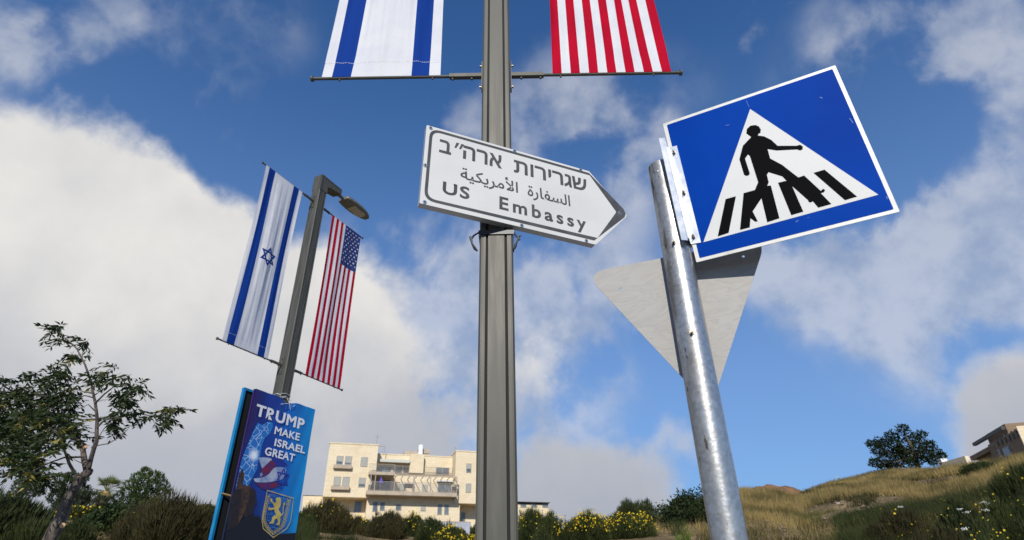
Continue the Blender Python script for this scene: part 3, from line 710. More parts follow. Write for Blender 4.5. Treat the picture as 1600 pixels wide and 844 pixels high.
for sx_, sz_ in ((.022, .489), (.011, .235), (.024, .012), (.498, .494), (.911, .493), (.534, .010), (.910, .010), (1.146, .254)):
    mb = MB(); mb.disc(sx_, sz_, .0105, -.003, -.0002); mb.disc(sx_, sz_, .0045, -.0065, -.0032, 1, 6); mb.build('rivet', [M['bracket'], M['postdark']], sign)
mb = MB(); mb.disc(.168, .160, .005, -.002, -.0009, 0, 8); mb.build('drilled_hole', M['black'], sign)
# steel bands that strap it to the post, with their loose ends
INV = EM.inverted()
def strap(z, tails):
    mb = MB(); h = HW+.003; xs_ = -.0765; yc = 2.53; pth = [(xs_-h, yc-h), (xs_+h, yc-h), (xs_+h, yc+h), (xs_-h, yc+h)]
    o_ = [(x+(-.003 if x < xs_ else .003), y+(-.003 if y < yc else .003)) for x, y in pth]
    mb.prism(o_, z-.012, z+.012, holes=[pth], axis='z')
    for s_ in tails:
        x = xs_+s_*(h+.004)
        if s_ < 0: P_ = [(x, yc-h+.01, z+.006), (x-.020, yc-h-.004, z-.018), (x-.036, yc-h-.008, z-.042), (x-.030, yc-h-.006, z-.07), (x-.016, yc-h, z-.095), (x-.003, yc-h+.004, z-.108)]
        else: P_ = [(x, yc-h+.01, z+.004), (x+.006, yc-h-.004, z-.022), (x+.022, yc-h-.006, z-.040), (x+.012, yc-h-.004, z-.062), (x+.002, yc-h, z-.09), (x-.001, yc-h, z-.102)]
        mb.tube(P_, [.004, .0045, .007, .005, .008, .004], 6)
        q = P_[2]; mb.tube([(q[0]-.004, q[1], q[2]+.012), (q[0]+.003, q[1], q[2]-.012)], .006, 6)
        if s_ > 0: mb.tube([(x+.004, yc-h-.003, z-.03), (x+.036, yc-h-.006, z-.026)], .0045, 6)
    mb.v = [tuple(INV @ Vector(v)) for v in mb.v]
    mb.build('strap', M['strap'], sign)
strap(EM.translation.z-.035+.0, (-1, 1)); strap(EM.translation.z+.40, ())

# ------------------------------------------------------------------ galvanised pole with its two signs
PX, PY = .5705, 1.703; PR = .0487; PTOP = CZ+math.hypot(PX, PY)*tan_el(1033, 262)
pole = thing('sign_pole', 'round galvanised steel signpost with dark stains, right of the middle', 'signpost', Matrix.Translation((PX, PY, 0)))
mb = MB(); nseg = 40; zs = np.linspace(.0, PTOP, 30); ring = [(math.cos(a*2*math.pi/nseg), math.sin(a*2*math.pi/nseg)) for a in range(nseg)]
vs = [(c*PR, s_*PR, z) for z in zs for c, s_ in ring]
mb.add(vs, [(i*nseg+k_, i*nseg+(k_+1) % nseg, (i+1)*nseg+(k_+1) % nseg, (i+1)*nseg+k_) for i in range(len(zs)-1) for k_ in range(nseg)], 0, True)
inn = [(c*(PR-.004), s_*(PR-.004), z) for z in (PTOP, PTOP-.5) for c, s_ in ring]
mb.add(inn, [(k_+nseg, (k_+1) % nseg+nseg, (k_+1) % nseg, k_)[::-1] for k_ in range(nseg)], 0, True)
mb.add([(c*PR, s_*PR, PTOP) for c, s_ in ring]+[(c*(PR-.004), s_*(PR-.004), PTOP) for c, s_ in ring], [(k_, (k_+1) % nseg, (k_+1) % nseg+nseg, k_+nseg) for k_ in range(nseg)])
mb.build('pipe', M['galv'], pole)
def on_pole(px, py):
    z = CZ+math.hypot(PX, PY-PR)*tan_el(px, py)*1.0; r = ray(px, py); o = Vector((-PX, -PY)); d = Vector((r.x, r.y)); a = d.dot(d); b = 2*o.dot(d); c = o.dot(o)-PR*PR
    dis = max(0, b*b-4*a*c); t = (-b-math.sqrt(dis))/(2*a); return Vector((o.x+d.x*t, o.y+d.y*t, CZ+r.z*t))
for (px, py, ln) in ((1053, 380, .018), (1081, 520, .014)):
    p = on_pole(px, py); n = Vector((p.x, p.y, 0)).normalized(); mb = MB(); mb.tube([p-n*.002, p+n*ln], .0042, 8); mb.tube([p-n*.001, p+n*.004], .008, 6); mb.build('bolt', M['bolt'], pole)
p = on_pole(1028.5, 267); n = Vector((p.x, p.y, 0)).normalized(); mb = MB(); mb.tube([p-n*.001, p+n*.0008], .0042, 12); mb.build('drilled_hole', M['signwhite'], pole)

SQ = frame(Vector((.6201, 1.6746, .9711+CZ)), -.4331, .0686, .0293)
cs = thing('crossing_sign', 'square blue pedestrian crossing sign with black walking figure in white triangle', 'traffic sign', SQ)
mb = MB(); mb.prism(rnd([(0, 0), (.600, 0), (.600, .600), (0, .600)], .004), 0, .003, 0, side_mi=1); mb.build('sign_plate', [M['rimwhite'], M['signedge']], cs)
mb = MB(); mb.prism(rnd([(.013, .012), (.588, .012), (.588, .588), (.013, .588)], .004), -.0006, -.0001); mb.build('blue_field', M['blue'], cs)
mb = MB(); mb.prism([(.3033, .5352), (.5657, .0722), (.0374, .0660)], -.0012, -.0007); mb.build('white_triangle', M['pictwhite'], cs)
body = [(0.2782, 0.4176), (0.2668, 0.4388), (0.2728, 0.456), (0.2867, 0.465), (0.3024, 0.4615), (0.312, 0.4507), (0.3134, 0.4419), (0.3152, 0.4346), (0.3115, 0.4296), (0.3112, 0.4232), (0.3035, 0.4216), (0.2995, 0.4152), (0.3173, 0.4044), (0.3351, 0.3809), (0.3478, 0.3504), (0.4025, 0.328), (0.4129, 0.3284), (0.4186, 0.3184), (0.4151, 0.3075), (0.4068, 0.3063), (0.3998, 0.3137), (0.3404, 0.3331), (0.3153, 0.3495), (0.3133, 0.3097), (0.3417, 0.2718), (0.3678, 0.2208), (0.3754, 0.2077), (0.3925, 0.2093), (0.4223, 0.1373), (0.4308, 0.1427), (0.4347, 0.1357), (0.4286, 0.1294), (0.4201, 0.1296), (0.4371, 0.082), (0.399, 0.0814), (0.3906, 0.1085), (0.383, 0.1063), (0.3788, 0.1105), (0.3786, 0.1176), (0.349, 0.1824), (0.3549, 0.0811), (0.3187, 0.0801), (0.3123, 0.2097), (0.3385, 0.2081), (0.3304, 0.2289), (0.2952, 0.2594), (0.2878, 0.2509), (0.2861, 0.2215), (0.2784, 0.2095), (0.2893, 0.207), (0.2829, 0.0802), (0.2447, 0.0773), (0.2499, 0.1697), (0.2124, 0.1305), (0.2183, 0.0894), (0.2106, 0.0906), (0.1999, 0.1075), (0.1897, 0.0755), (0.1586, 0.0756), (0.2018, 0.2073), (0.2383, 0.207), (0.2552, 0.2329), (0.2554, 0.3444), (0.2511, 0.3516), (0.2384, 0.3393), (0.2386, 0.2755), (0.2334, 0.269), (0.2243, 0.2709), (0.22, 0.2779), (0.2205, 0.3432), (0.244, 0.3929)]
head_c = (.2905, .4405)
mb = MB(); mb.prism(body, -.0018, -.0013); mb.build('walking_figure', M['black'], cs)
for bar in ([(0.1418, 0.2039), (0.176, 0.2038), (0.1224, 0.0758), (0.0862, 0.073)], [(0.4209, 0.2088), (0.4538, 0.2095), (0.5107, 0.0844), (0.4763, 0.0828)]):
    mb = MB(); mb.prism(bar, -.0018, -.0013); mb.build('crossing_stripe', M['black'], cs)
mb = MB()                                    # scuffs and chips in the sheeting
for (a, b, w) in (((.30, .578), (.302, .545), .002), ((.576, .372), (.580, .35), .003), ((.325, .052), (.333, .056), .004), ((.36, .057), (.364, .0555), .002), ((.583, .05), (.584, .06), .003), ((.21, .50), (.222, .497), .003), ((.52, .49), (.526, .482), .004)): mb = MB(); mb.ribbon([a, b], w, -.0014); mb.build('scuff_mark', M['bluewear'], cs)
# angle bracket: one flange over the sign face, the other against the pole
mb = MB(); mb.prism([(-.004, .070), (.030, .066), (.030, .480), (-.004, .484)], -.0035, -.0008); mb.prism([(-.006, .070), (-.002, .066), (-.002, .492), (-.006, .498)], -.055, .030)
br_ = mb.build('angle_bracket', M['bracket'], cs)
for bx, bz in ((.014, .452), (.014, .272), (.010, .093)):
    mb = MB(); mb.tube([(bx, -.0036, bz), (bx, -.012, bz)], .0065, 6); mb.tube([(bx, -.010, bz), (bx, -.024, bz)], .0032, 8); mb.build('bolt', M['bolt'], br_)
for bz in (.430, .40, .13, .27):
    mb = MB(); q = -.0072; r_ = .008 if bz not in (.27,) else .005; mb.tube([(q, -.030, bz), (q-.007, -.030, bz)], r_, 6); mb.build('bolt', M['bolt'], br_)
# flange on the side toward the camera beside the pole
mb = MB(); mb.prism([(-.026, .068), (-.0065, .060), (-.0065, .492), (-.022, .500)], -.0565, -.054); mb.build('bracket_lip', M['bracket'], cs)
mb = MB(); mb.prism([(.27, .06), (.31, .06), (.31, .56), (.27, .56)], .0035, .020); mb.build('back_rail', M['signedge'], cs)

k = .905
TR = frame(Vector((.6291*k, 1.9317*k, 1.1518*k+CZ)), -.2712, 0, .0578)
ts = thing('triangular_sign', 'bare grey metal back of a downward pointing triangular traffic sign behind the galvanised pole', 'traffic sign', TR)
a_ = .35*k; h_ = .35*math.sqrt(3)*k
hx, hz = facing(TR, 970, 452)
mb = MB(); hole = [(hx+.006*math.cos(i*math.pi/4), hz+.006*math.sin(i*math.pi/4)) for i in range(8)]
hx2, hz2 = facing(TR, 1161.5, 400.5); hole2 = [(hx2+.005*math.cos(i*math.pi/4), hz2+.005*math.sin(i*math.pi/4)) for i in range(8)]
mb.prism(rnd([(-a_, 0), (0, -h_), (a_, 0)], [.048, .03, .048], 10), 0, .003, 0, holes=[hole, hole2]); mb.build('sign_plate', M['alback'], ts)
for z_ in (-.06, -.28): mb = MB(); mb.box(-.03, .040, -.008, -.001, z_, z_+.03); mb.build('clamp', M['bracket'], ts)

# ------------------------------------------------------------------ banner boards on the far lamp post
def banner_cloth_y(x, z): return .0035*math.sin(x*14+z*3)*math.sin(z*5)+.002*math.sin(x*31-z*9)
BZ0, BZ1 = 1.15, 3.66; BX = .535
bt = thing('banner', 'blue printed banner with white lettering and gold lion crest on the far lamp post', 'banner', POST2 @ Matrix.Translation((0, -.115, 0)))
mb = MB(); nx, nz = 40, 90
fr_ = [(-BX+2*BX*i/nx, BZ0+(BZ1-BZ0)*j/nz) for j in range(nz+1) for i in range(nx+1)]
def bz_top(x, z):                            # the upper hem sags where the string pulls it
    f = max(0, (z-(BZ1-.25))/.25); return z-.05*f*math.exp(-((x-.02)/.10)**2)-.02*f*math.cos(x*3)*0
def byy(x, z):
    f = max(0, 1-(BZ1-z)/.45); return banner_cloth_y(x, z)-.010*f*abs(math.sin(x*9))*f+.018*f*math.exp(-((x-.02)/.05)**2)
mb.add([(x, byy(x, z)-.004, bz_top(x, z)) for x, z in fr_], [(j*(nx+1)+i, j*(nx+1)+i+1, (j+1)*(nx+1)+i+1, (j+1)*(nx+1)+i) for j in range(nz) for i in range(nx)], 0, True)
mb.build('printed_face', M['banner'], bt)
mb = MB(); mb.box(-BX, -BX+.022, .008, .030, BZ0, BZ1); mb.box(BX-.022, BX, .008, .030, BZ0, BZ1); mb.box(-BX+.022, BX-.022, .008, .030, BZ1-.06, BZ1-.035); mb.box(-BX+.022, BX-.022, .008, .030, BZ0, BZ0+.022)
mb.build('board_frame', M['banner'], bt)
PYo = -.0135
letters(bt, M['wtext'], 'slogan_letter', 'TRUMP', -.470, .372, 3.332, 3.480, PYo, PYo+.0005, .032, 1.08)
letters(bt, M['wtext'], 'slogan_letter', 'MAKE', -.115, .327, 3.180, 3.278, PYo, PYo+.0005, .026, 1.06); letters(bt, M['wtext'], 'slogan_letter', 'ISRAEL', -.080, .462, 3.035, 3.132, PYo, PYo+.0005, .026, 1.06); letters(bt, M['wtext'], 'slogan_letter', 'GREAT', -.205, .300, 2.90, 3.000, PYo, PYo+.0005, .026, 1.06)
mapo = [(-.405, 3.245), (-.335, 3.235), (-.30, 3.265), (-.26, 3.30), (-.205, 3.30), (-.190, 3.25), (-.215, 3.16), (-.27, 3.09), (-.29, 3.0), (-.285, 2.88), (-.275, 2.78), (-.33, 2.62), (-.37, 2.50), (-.42, 2.36), (-.50, 2.30), (-.522, 2.42), (-.525, 2.76), (-.50, 2.90), (-.455, 3.06), (-.43, 3.17)]
mc = Vector((-.36, 2.9))
mb = MB(); mb.prism([(mc.x+(x-mc.x)*1.16+.012, mc.y+(z-mc.y)*1.03) if x > -.5 else (x, z) for x, z in mapo], PYo+.0046, PYo+.005); mb.build('map_halo', M['mapglow'], bt)
mb = MB(); mb.prism(mapo, PYo+.0040, PYo+.0044); mb.build('map_print', M['map'], bt)
def bez(pts, n=8):
    out = []; m = len(pts)
    for i in range(m-1):
        p0, p1, p2, p3 = pts[max(i-1, 0)], pts[i], pts[i+1], pts[min(i+2, m-1)]
        for j in range(n):
            t = j/n; out.append(tuple(.5*((2*p1[a])+(-p0[a]+p2[a])*t+(2*p0[a]-5*p1[a]+4*p2[a]-p3[a])*t*t+(-p0[a]+3*p1[a]-3*p2[a]+p3[a])*t**3) for a in (0, 1)))
    return out+[pts[-1]]
def band(up, lo): return bez(up)+bez(lo)[::-1]
BPL = POST2 @ Matrix.Translation((0, -.115, 0))
pb = lambda pts: [facing(BPL, u/5.864+340, v/5.864+700, PYo) for u, v in pts]
mb = MB()
def cpoly(pts, y, mi):
    q = pb(pts); q = bez(q+[q[0]], 4)[:-1]
    if area(q) < 0: q = q[::-1]
    mb.prism(q, y, y+.0003, mi)
cpoly([(385, 85), (480, 68), (560, 92), (640, 150), (600, 175), (520, 170), (500, 110), (440, 95)], PYo+.0030, 2)
cpoly([(380, 90), (440, 86), (500, 105), (450, 150), (415, 190), (395, 150)], PYo+.0026, 0)
cpoly([(405, 195), (450, 150), (500, 112), (530, 170), (480, 225), (430, 262), (412, 265)], PYo+.0020, 1)
cpoly([(330, 280), (410, 270), (470, 240), (530, 178), (625, 190), (600, 280), (520, 305), (430, 316), (350, 312)], PYo+.0014, 0)
cpoly([(350, 325), (430, 320), (520, 312), (560, 345), (500, 370), (420, 380), (380, 350)], PYo+.0010, 1)
for (cx, cz, r) in ((-.195, 2.665, .035), (-.23, 2.80, .022)):
    mb.prism([(cx+(r if i % 2 == 0 else r*.4)*math.cos(i*math.pi/5+1.57), cz+(r if i % 2 == 0 else r*.4)*math.sin(i*math.pi/5+1.57)) for i in range(10)], PYo+.0006, PYo+.001, 0)
mb.build('flag_ribbon', [M['swwhite'], M['swred'], M['swblue']], bt)
mb = MB()
for up in (1, -1):
    tri = [(.150+.108*math.sin(j*2*math.pi/3)*up, 2.672+.115*math.cos(j*2*math.pi/3)*up) for j in range(3)]; mb.ribbon(tri, .017, PYo-(.0002 if up > 0 else .0004), closed=True)
mb.build('printed_star', M['starblue'], bt)
mb = MB()
def spoly(pts, y, mi):
    q = pb(pts); q = q[::-1] if area(q) < 0 else q
    mb.prism(q, y, y+.0003, mi)
spoly([(120, 470), (150, 400), (170, 375), (215, 370), (225, 440), (200, 560), (180, 715), (80, 760)], PYo+.0014, 1)
spoly([(170, 382), (186, 300), (200, 225), (214, 222), (218, 195), (232, 190), (240, 228), (247, 232), (238, 290), (222, 365), (205, 375)], PYo+.0010, 0)
spoly([(215, 365), (232, 335), (244, 342), (246, 330), (262, 336), (264, 348), (276, 352), (280, 342), (292, 346), (300, 365), (285, 480), (240, 610), (180, 715), (200, 560), (222, 440)], PYo+.0006, 0)
spoly([(300, 365), (312, 362), (316, 374), (330, 378), (334, 372), (345, 385), (350, 450), (355, 500), (330, 540), (320, 600), (245, 640), (240, 610), (285, 480)], PYo+.0002, 1)
for u in (228, 244): spoly([(u, 445), (u+8, 447), (u+6, 475), (u-1, 473)], PYo-.0002, 1)
mb.build('tower_print', [M['towerl'], M['towerd']], bt)
mb = MB(); rp_ = random.Random(3); top_ = pb([(60, 770), (180, 712), (215, 665), (245, 640), (280, 632), (300, 610), (330, 618), (352, 628), (380, 622), (402, 668), (440, 740), (480, 812), (560, 790), (690, 775)]); top_[0] = (-.53, top_[0][1]); top_[-1] = (.53, top_[-1][1])
mb.prism(top_+[(.53, BZ0+.02), (-.53, BZ0+.02)], PYo+.0018, PYo+.0020); mb.build('night_treeline', M['night'], bt)
# crest
SH = [(-.058, 2.500), (.395, 2.462), (.405, 2.30), (.408, 2.19), (.36, 2.10), (.17, 1.985), (-.01, 2.07), (-.050, 2.15), (-.055, 2.30)]
mb = MB(); mb.ribbon(SH, .010, PYo-.0006, closed=True)
q0 = lambda u, v: ((u/804*80+400), (v/844*84+760))
BPL = POST2 @ Matrix.Translation((0, -.115, 0))
fb = lambda u, v: facing(BPL, *q0(u, v), PYo)
lion = [(345, 172), (378, 175), (390, 200), (395, 240), (390, 290), (372, 330), (358, 345), (362, 380), (380, 410), (402, 440), (398, 470), (380, 475), (384, 520), (376, 575), (366, 612), (318, 605), (312, 592), (338, 580), (345, 545), (328, 505), (300, 515), (288, 540), (280, 570), (262, 592), (208, 580), (214, 560), (240, 555), (248, 520), (252, 485), (285, 460), (316, 440), (292, 400), (285, 360), (245, 372), (198, 375), (192, 350), (205, 318), (222, 338), (265, 335), (290, 330), (262, 270), (228, 235), (222, 205), (238, 185), (256, 205), (258, 235), (300, 270), (312, 240), (320, 225), (308, 205), (312, 182)]
mb.prism([fb(*p) for p in lion][::-1], PYo-.0010, PYo-.0006)
tail = [(395, 455), (420, 430), (428, 380), (425, 330), (440, 290), (445, 265)]; mb.ribbon([fb(*p) for p in tail], .014, PYo-.0012); mb.prism([fb(u, v) for u, v in ((430, 300), (425, 275), (445, 245), (460, 268), (450, 300))][::-1], PYo-.0014, PYo-.0011)
def leafs(path, flip):
    for i in range(len(path)-1):
        a, b = Vector(path[i]), Vector(path[i+1]); d = (b-a)
        for s_ in (-1, 1):
            for f in (0, .5):
                o = a+d*f; n = Vector((-d.y, d.x)).normalized()*s_; tip = o+n*30+d.normalized()*38; m1 = o+n*24+d.normalized()*10; m2 = o+n*12+d.normalized()*30
                mb.ribbon([fb(*o), fb(*m1), fb(*tip), fb(*m2), fb(*o)], .0042, PYo-.0008)
    mb.ribbon([fb(*p) for p in path], .005, PYo-.0009)
leafs([(235, 730), (190, 660), (140, 590), (118, 520), (125, 440), (140, 360), (160, 280), (185, 200), (192, 130)], 1)
leafs([(245, 745), (330, 700), (400, 640), (445, 570), (460, 490), (480, 410), (498, 320), (510, 250), (515, 210)], -1)
mb.build('lion_crest', M['gold'], bt)
mb = MB()
for ln in ([(240, 120), (330, 150)], [(235, 140), (300, 170)], [(400, 180), (470, 200)], [(405, 215), (460, 235)], [(195, 265), (240, 268)], [(180, 430), (260, 445)], [(180, 440), (172, 530)], [(235, 380), (240, 440)], [(390, 310), (385, 390)], [(410, 300), (405, 395)], [(395, 490), (430, 495)], [(400, 500), (395, 580)], [(290, 560), (280, 650)], [(240, 640), (320, 660)], [(165, 530), (215, 540)], [(430, 170), (425, 230)]):
    mb.ribbon([fb(*p) for p in ln], .006, PYo-.0007)
mb.build('crest_masonry', M['wall_line'], bt)
mb = MB()
for P_ in ([(-.14, -.06, BZ1-.02), (-.05, -.03, BZ1+.03), (.02, .03, BZ1+.05), (.09, .10, BZ1+.06)], [(-.10, -.02, BZ1-.09), (0, -.03, BZ1-.055), (.10, -.03, BZ1-.075), (.14, -.02, BZ1-.04)], [(-.02, -.02, BZ1+.02), (.03, -.03, BZ1-.05), (.08, -.02, BZ1-.12)],
           [(-.084, .03, BZ1+.05), (-.086, .115, BZ1+.08), (-.085, .2, BZ1+.06)], [(-.09, .028, BZ1+.065), (.0, .026, BZ1+.09), (.09, .028, BZ1+.07)], [(-.10, .02, BZ1+.02), (0, .02, BZ1+.04), (.1, .02, BZ1+.015)]):
    mb.tube([(x, y, z) for x, y, z in P_], .0035, 5)
mb.build('tie_string', M['string'], bt)
bb = thing('banner', 'matching cyan edged banner board seen from its black back, behind the printed banner', 'banner', POST2 @ Matrix.Translation((0, .1, 0)))
mb = MB(); mb.box(-BX, BX, .004, .030, BZ0+.03, BZ1+.05, 0); mb.build('printed_face', M['cyan'], bb)
mb = MB(); mb.box(-BX+.030, BX-.03, .0, .0035, BZ0+.05, BZ1+.02); mb.build('back_panel', M['bannerback'], bb)
mb = MB(); mb.box(-BX-.0, -BX+.030, -.016, .003, BZ0+.03, BZ1+.05); mb.box(BX-.030, BX, -.016, .003, BZ0+.03, BZ1+.05); mb.box(-BX+.03, BX-.03, -.016, .003, BZ1+.02, BZ1+.05); mb.build('wrapped_edge', M['cyan'], bb)
mb = MB(); mb.tube([(-BX+.002, -.018, 2.42), (-BX+.12, -.06, 2.40), (-.09, -.12, 2.40)], .012, 6); mb.build('tie_band', M['palmdead'], bb)

# ================================================================== BUILDINGS
def gz(x, y): return float(ground_z(np.array([x]), np.array([y]))[0])
a0 = at(505, 790, 78*math.cos(azim(505, 790)))
FB = frame(Vector((a0.x, a0.y, 0)), .290)
bld = thing('apartment_building', 'cream stone apartment block with balconies on the hill, left of the middle lamp post', 'building', FB)
class Facade:
    def __init__(s, F, t): s.F, s.t = F, t
    def rect(s, x0, y0, x1, y1, off=0.0):    # pixel corners -> upright rectangle on the plane y=off
        a = facing(s.F, x0, y0, off); b = facing(s.F, x1, y1, off)
        return a[0], b[0], b[1], a[1]
    def block(s, name, m, px, off, depth, zlow=None, kind=None):
        x0, x1, z0, z1 = s.rect(*px, off)
        if zlow is not None: z0 = zlow
        mb = MB(); mb.box(x0, x1, off, off+depth, z0, z1); return mb.build(name, m, s.t)
    def window(s, px, off, kind='glass', frac=.0):
        x0, x1, z0, z1 = s.rect(*px, off); mb = MB(); w = .07
        mb.box(x0, x1, off-.05, off-.002, z1-w, z1); mb.box(x0, x1, off-.07, off-.002, z0, z0+w); mb.box(x0, x0+w, off-.05, off-.002, z0+w, z1-w); mb.box(x1-w, x1, off-.05, off-.002, z0+w, z1-w)
        f = mb.build('window', M['alframe'], s.t)
        zs_ = z0+w+(z1-z0-2*w)*frac
        if kind == 'shutter' or frac:
            mb = MB(); zz = z1-w
            while zz > (z0+w if kind == 'shutter' and not frac else zs_)+.05: mb.box(x0+w, x1-w, off-.032, off-.006, zz-.085, zz-.006); zz -= .10
            sh = mb.build('shutter', M['shutter'], f); sh['kind'] = 'stuff'
        if kind != 'shutter' or frac:
            mb = MB(); mb.box(x0+w, x1-w, off-.014, off-.004, z0+w, zs_ if frac else z1-w); mb.build('pane', M['glass'], f)
            if x1-x0 > 1.6:
                mb = MB(); xm = (x0+x1)/2; mb.box(xm-.03, xm+.03, off-.04, off-.016, z0+w, z1-w); mb.build('mullion', M['alframe'], f)
        return f
c_ = lambda x, y: (x/6.028+500, y/6.028+690)     # reading of the enlarged photograph
def cc(x0, y0, x1, y1): return (*c_(x0, y0), *c_(x1, y1))
fa = Facade(FB, bld); GZ = 5.0
# left wing, upper storeys, with a flat soffit over the recessed ground floor
wl = fa.block('wall', M['stone'], cc(95, 16, 470, 530), 0, 9)
x0, x1, z0, z1 = fa.rect(*cc(95, 16, 470, 530), 0); LW = (x0, x1, z0, z1)
xe = facing(FB, *c_(535, 200), 0)[0]; ztop = z1; z_mid = facing(FB, *c_(480, 300), 0)[1]
mb = MB(); mb.box(x1+.002, xe, .0, 9, z_mid, z1); mb.build('wall', M['stone'], bld)
mb = MB(); mb.box(x0-.06, xe+.06, -.06, 9, z1+.001, z1+.14); mb.build('coping', M['stone'], bld)
mb = MB(); mb.box(x0+.8, x1-.3, 2.2, 9, GZ, z0-.002); mb.build('wall', M['stone'], bld)
for wpx, kd, fr2 in ((cc(160, 135, 213, 220), 'shutter', .35), (cc(240, 138, 294, 222), 'shutter', .22), (cc(388, 147, 444, 236), 'shutter', 0), (cc(135, 330, 190, 415), 'shutter', 0), (cc(216, 332, 272, 420), 'shutter', 0), (cc(368, 340, 424, 430), 'shutter', .28)):
    fa.window(wpx, 0, kd, fr2)
for pxs in (cc(128, 222, 296, 262), cc(104, 420, 274, 460)):
    a, b, c, d_ = fa.rect(*pxs, 0); mb = MB(); mb.box(a, b, -.45, -.002, c, d_); mb.build('flower_box', M['concrete'], bld)
# centre: top storey, recessed, then main wall
TO = 2.4
ct = fa.rect(*cc(520, 118, 1262, 330), TO); mb = MB(); mb.box(xe+.002, ct[1], TO, 9, ct[2], ct[3]); mb.build('wall', M['stone'], bld)
mb = MB(); mb.box(xe+.004, ct[1], TO-.05, 9, ct[3]+.001, ct[3]+.12); mb.build('coping', M['stone'], bld)
a, b, c, d_ = fa.rect(*cc(845, 128, 962, 310), TO); mb = MB(); mb.box(a, b, TO-.9, TO-.003, c, d_); mb.build('wall', M['stone'], bld)
for wpx in (cc(545, 232, 668, 300), cc(688, 236, 768, 303), cc(788, 238, 832, 305)): fa.window(wpx, TO)
fa.window(cc(1093, 243, 1215, 318), TO)
a, b, c, d_ = fa.rect(*cc(548, 178, 835, 218), TO-.02); mb = MB(); mb.prism([(0, 0)]*0 or [(a, c), (b, c), (b, d_), (a, d_)], TO-1.2, TO-1.14); mb.box(a, b, TO-1.14, TO-.05, d_-.05, d_); mb.build('awning', M['awning'], bld)
MO = 1.6
cm = fa.rect(*cc(430, 290, 1290, 480), MO); mb = MB(); mb.box(LW[1]+.004, cm[1], MO, 9, cm[2]-.4, ct[2]-.002); mb.build('wall', M['stone'], bld)
fa.window(cc(525, 358, 658, 465), MO); fa.window(cc(1110, 388, 1238, 496), MO); fa.window(cc(962, 405, 1012, 470), MO, 'shutter'); fa.window(cc(750, 398, 798, 465), MO, 'shutter')
a, b, c, d_ = fa.rect(*cc(1098, 365, 1255, 386), MO); mb = MB(); mb.box(a, b, MO-.5, MO-.06, c, d_); mb.build('awning', M['signwhite'], bld)
# balconies
BO = -1.3
a, b, c, d_ = fa.rect(*cc(440, 458, 1290, 520), BO); mb = MB(); mb.box(a, b, BO, MO+1, c, c+(d_-c)*.98); bal = mb.build('balcony', M['concrete'], bld); BAL = (a, b, c, d_)
def railing(x0, x1, y, z0, hgt, parent, step=.11, m=None):
    mb = MB(); mb.box(x0, x1, y-.025, y+.025, z0+hgt-.04, z0+hgt); mb.box(x0, x1, y-.02, y+.02, z0+.06, z0+.09); mb.build('handrail', m or M['rail'], parent)
    mb = MB(); x = x0
    while x < x1: mb.box(x, x+.025, y-.012, y+.012, z0+.09, z0+hgt-.042); x += step
    q = mb.build('balusters', m or M['rail'], parent); q['kind'] = 'stuff'
railing(a+.05, b-.05, BO+.08, d_, 1.1, bal)
fa2 = fa.rect(*cc(462, 280, 705, 318), BO+.3); mb = MB(); mb.box(fa2[0], fa2[1], BO+.3, TO, fa2[2], fa2[3]); ub = mb.build('balcony', M['concrete'], bld)
railing(fa2[0], fa2[1], BO+.38, fa2[3], .95, ub)
r3 = fa.rect(*cc(710, 300, 1262, 322), MO-.1); mb = MB(); mb.box(fa2[1]+.01, r3[1], MO-.1, TO, r3[2], r3[3]); lb = mb.build('terrace_ledge', M['concrete'], bld); railing(fa2[1]+.05, r3[1], MO-.02, r3[3], 1.0, lb)
# pergola over the long balcony
pz = facing(FB, *c_(1000, 325), BO)[1]; pa = facing(FB, *c_(515, 380), BO)[0]
for i in range(10):
    xx = fa2[1]+.2+i*(b-fa2[1]-.3)/9; mb = MB(); mb.box(xx-.03, xx+.03, BO+.1, MO-.01, pz-.04, pz+.04); mb.build('pergola_beam', M['concrete'], bld)
mb = MB(); mb.box(fa2[1]+.1, b, BO+.02, BO+.1, pz-.08, pz+.08); mb.build('pergola_rail', M['concrete'], bld)
for u in (472, 515, 700, 880, 1040, 1290):
    xx = facing(FB, *c_(u, 420), BO)[0]; mb = MB(); mb.box(xx-.05, xx+.05, BO+.02, BO+.12, d_, pz-.082); mb.build('pergola_post', M['rail'], bld)
ux, uz = facing(FB, *c_(572, 395), BO+.6); uz1 = facing(FB, *c_(574, 330), BO+.6)[1]
um = thing('garden_umbrella', 'closed purple umbrella standing on the long balcony', 'umbrella', FB @ Matrix.Translation((ux, BO+.6, d_)))
mb = MB(); mb.tube([(0, 0, 0), (0, 0, uz1-d_)], .03, 6); mb.build('pole', M['rail'], um)
mb = MB(); n = 8; H_ = uz1-d_; rings = [(uz-d_, .26), (uz-d_+.35, .20), (H_-.25, .09), (H_, .01)]
mb.add([(r*(1+.25*(k % 2))*math.cos(k*2*math.pi/n), r*(1+.25*(k % 2))*math.sin(k*2*math.pi/n), z) for z, r in rings for k in range(n)], [(i*n+k, i*n+(k+1) % n, (i+1)*n+(k+1) % n, (i+1)*n+k) for i in range(3) for k in range(n)]); mb.build('canopy', M['purple'], um)
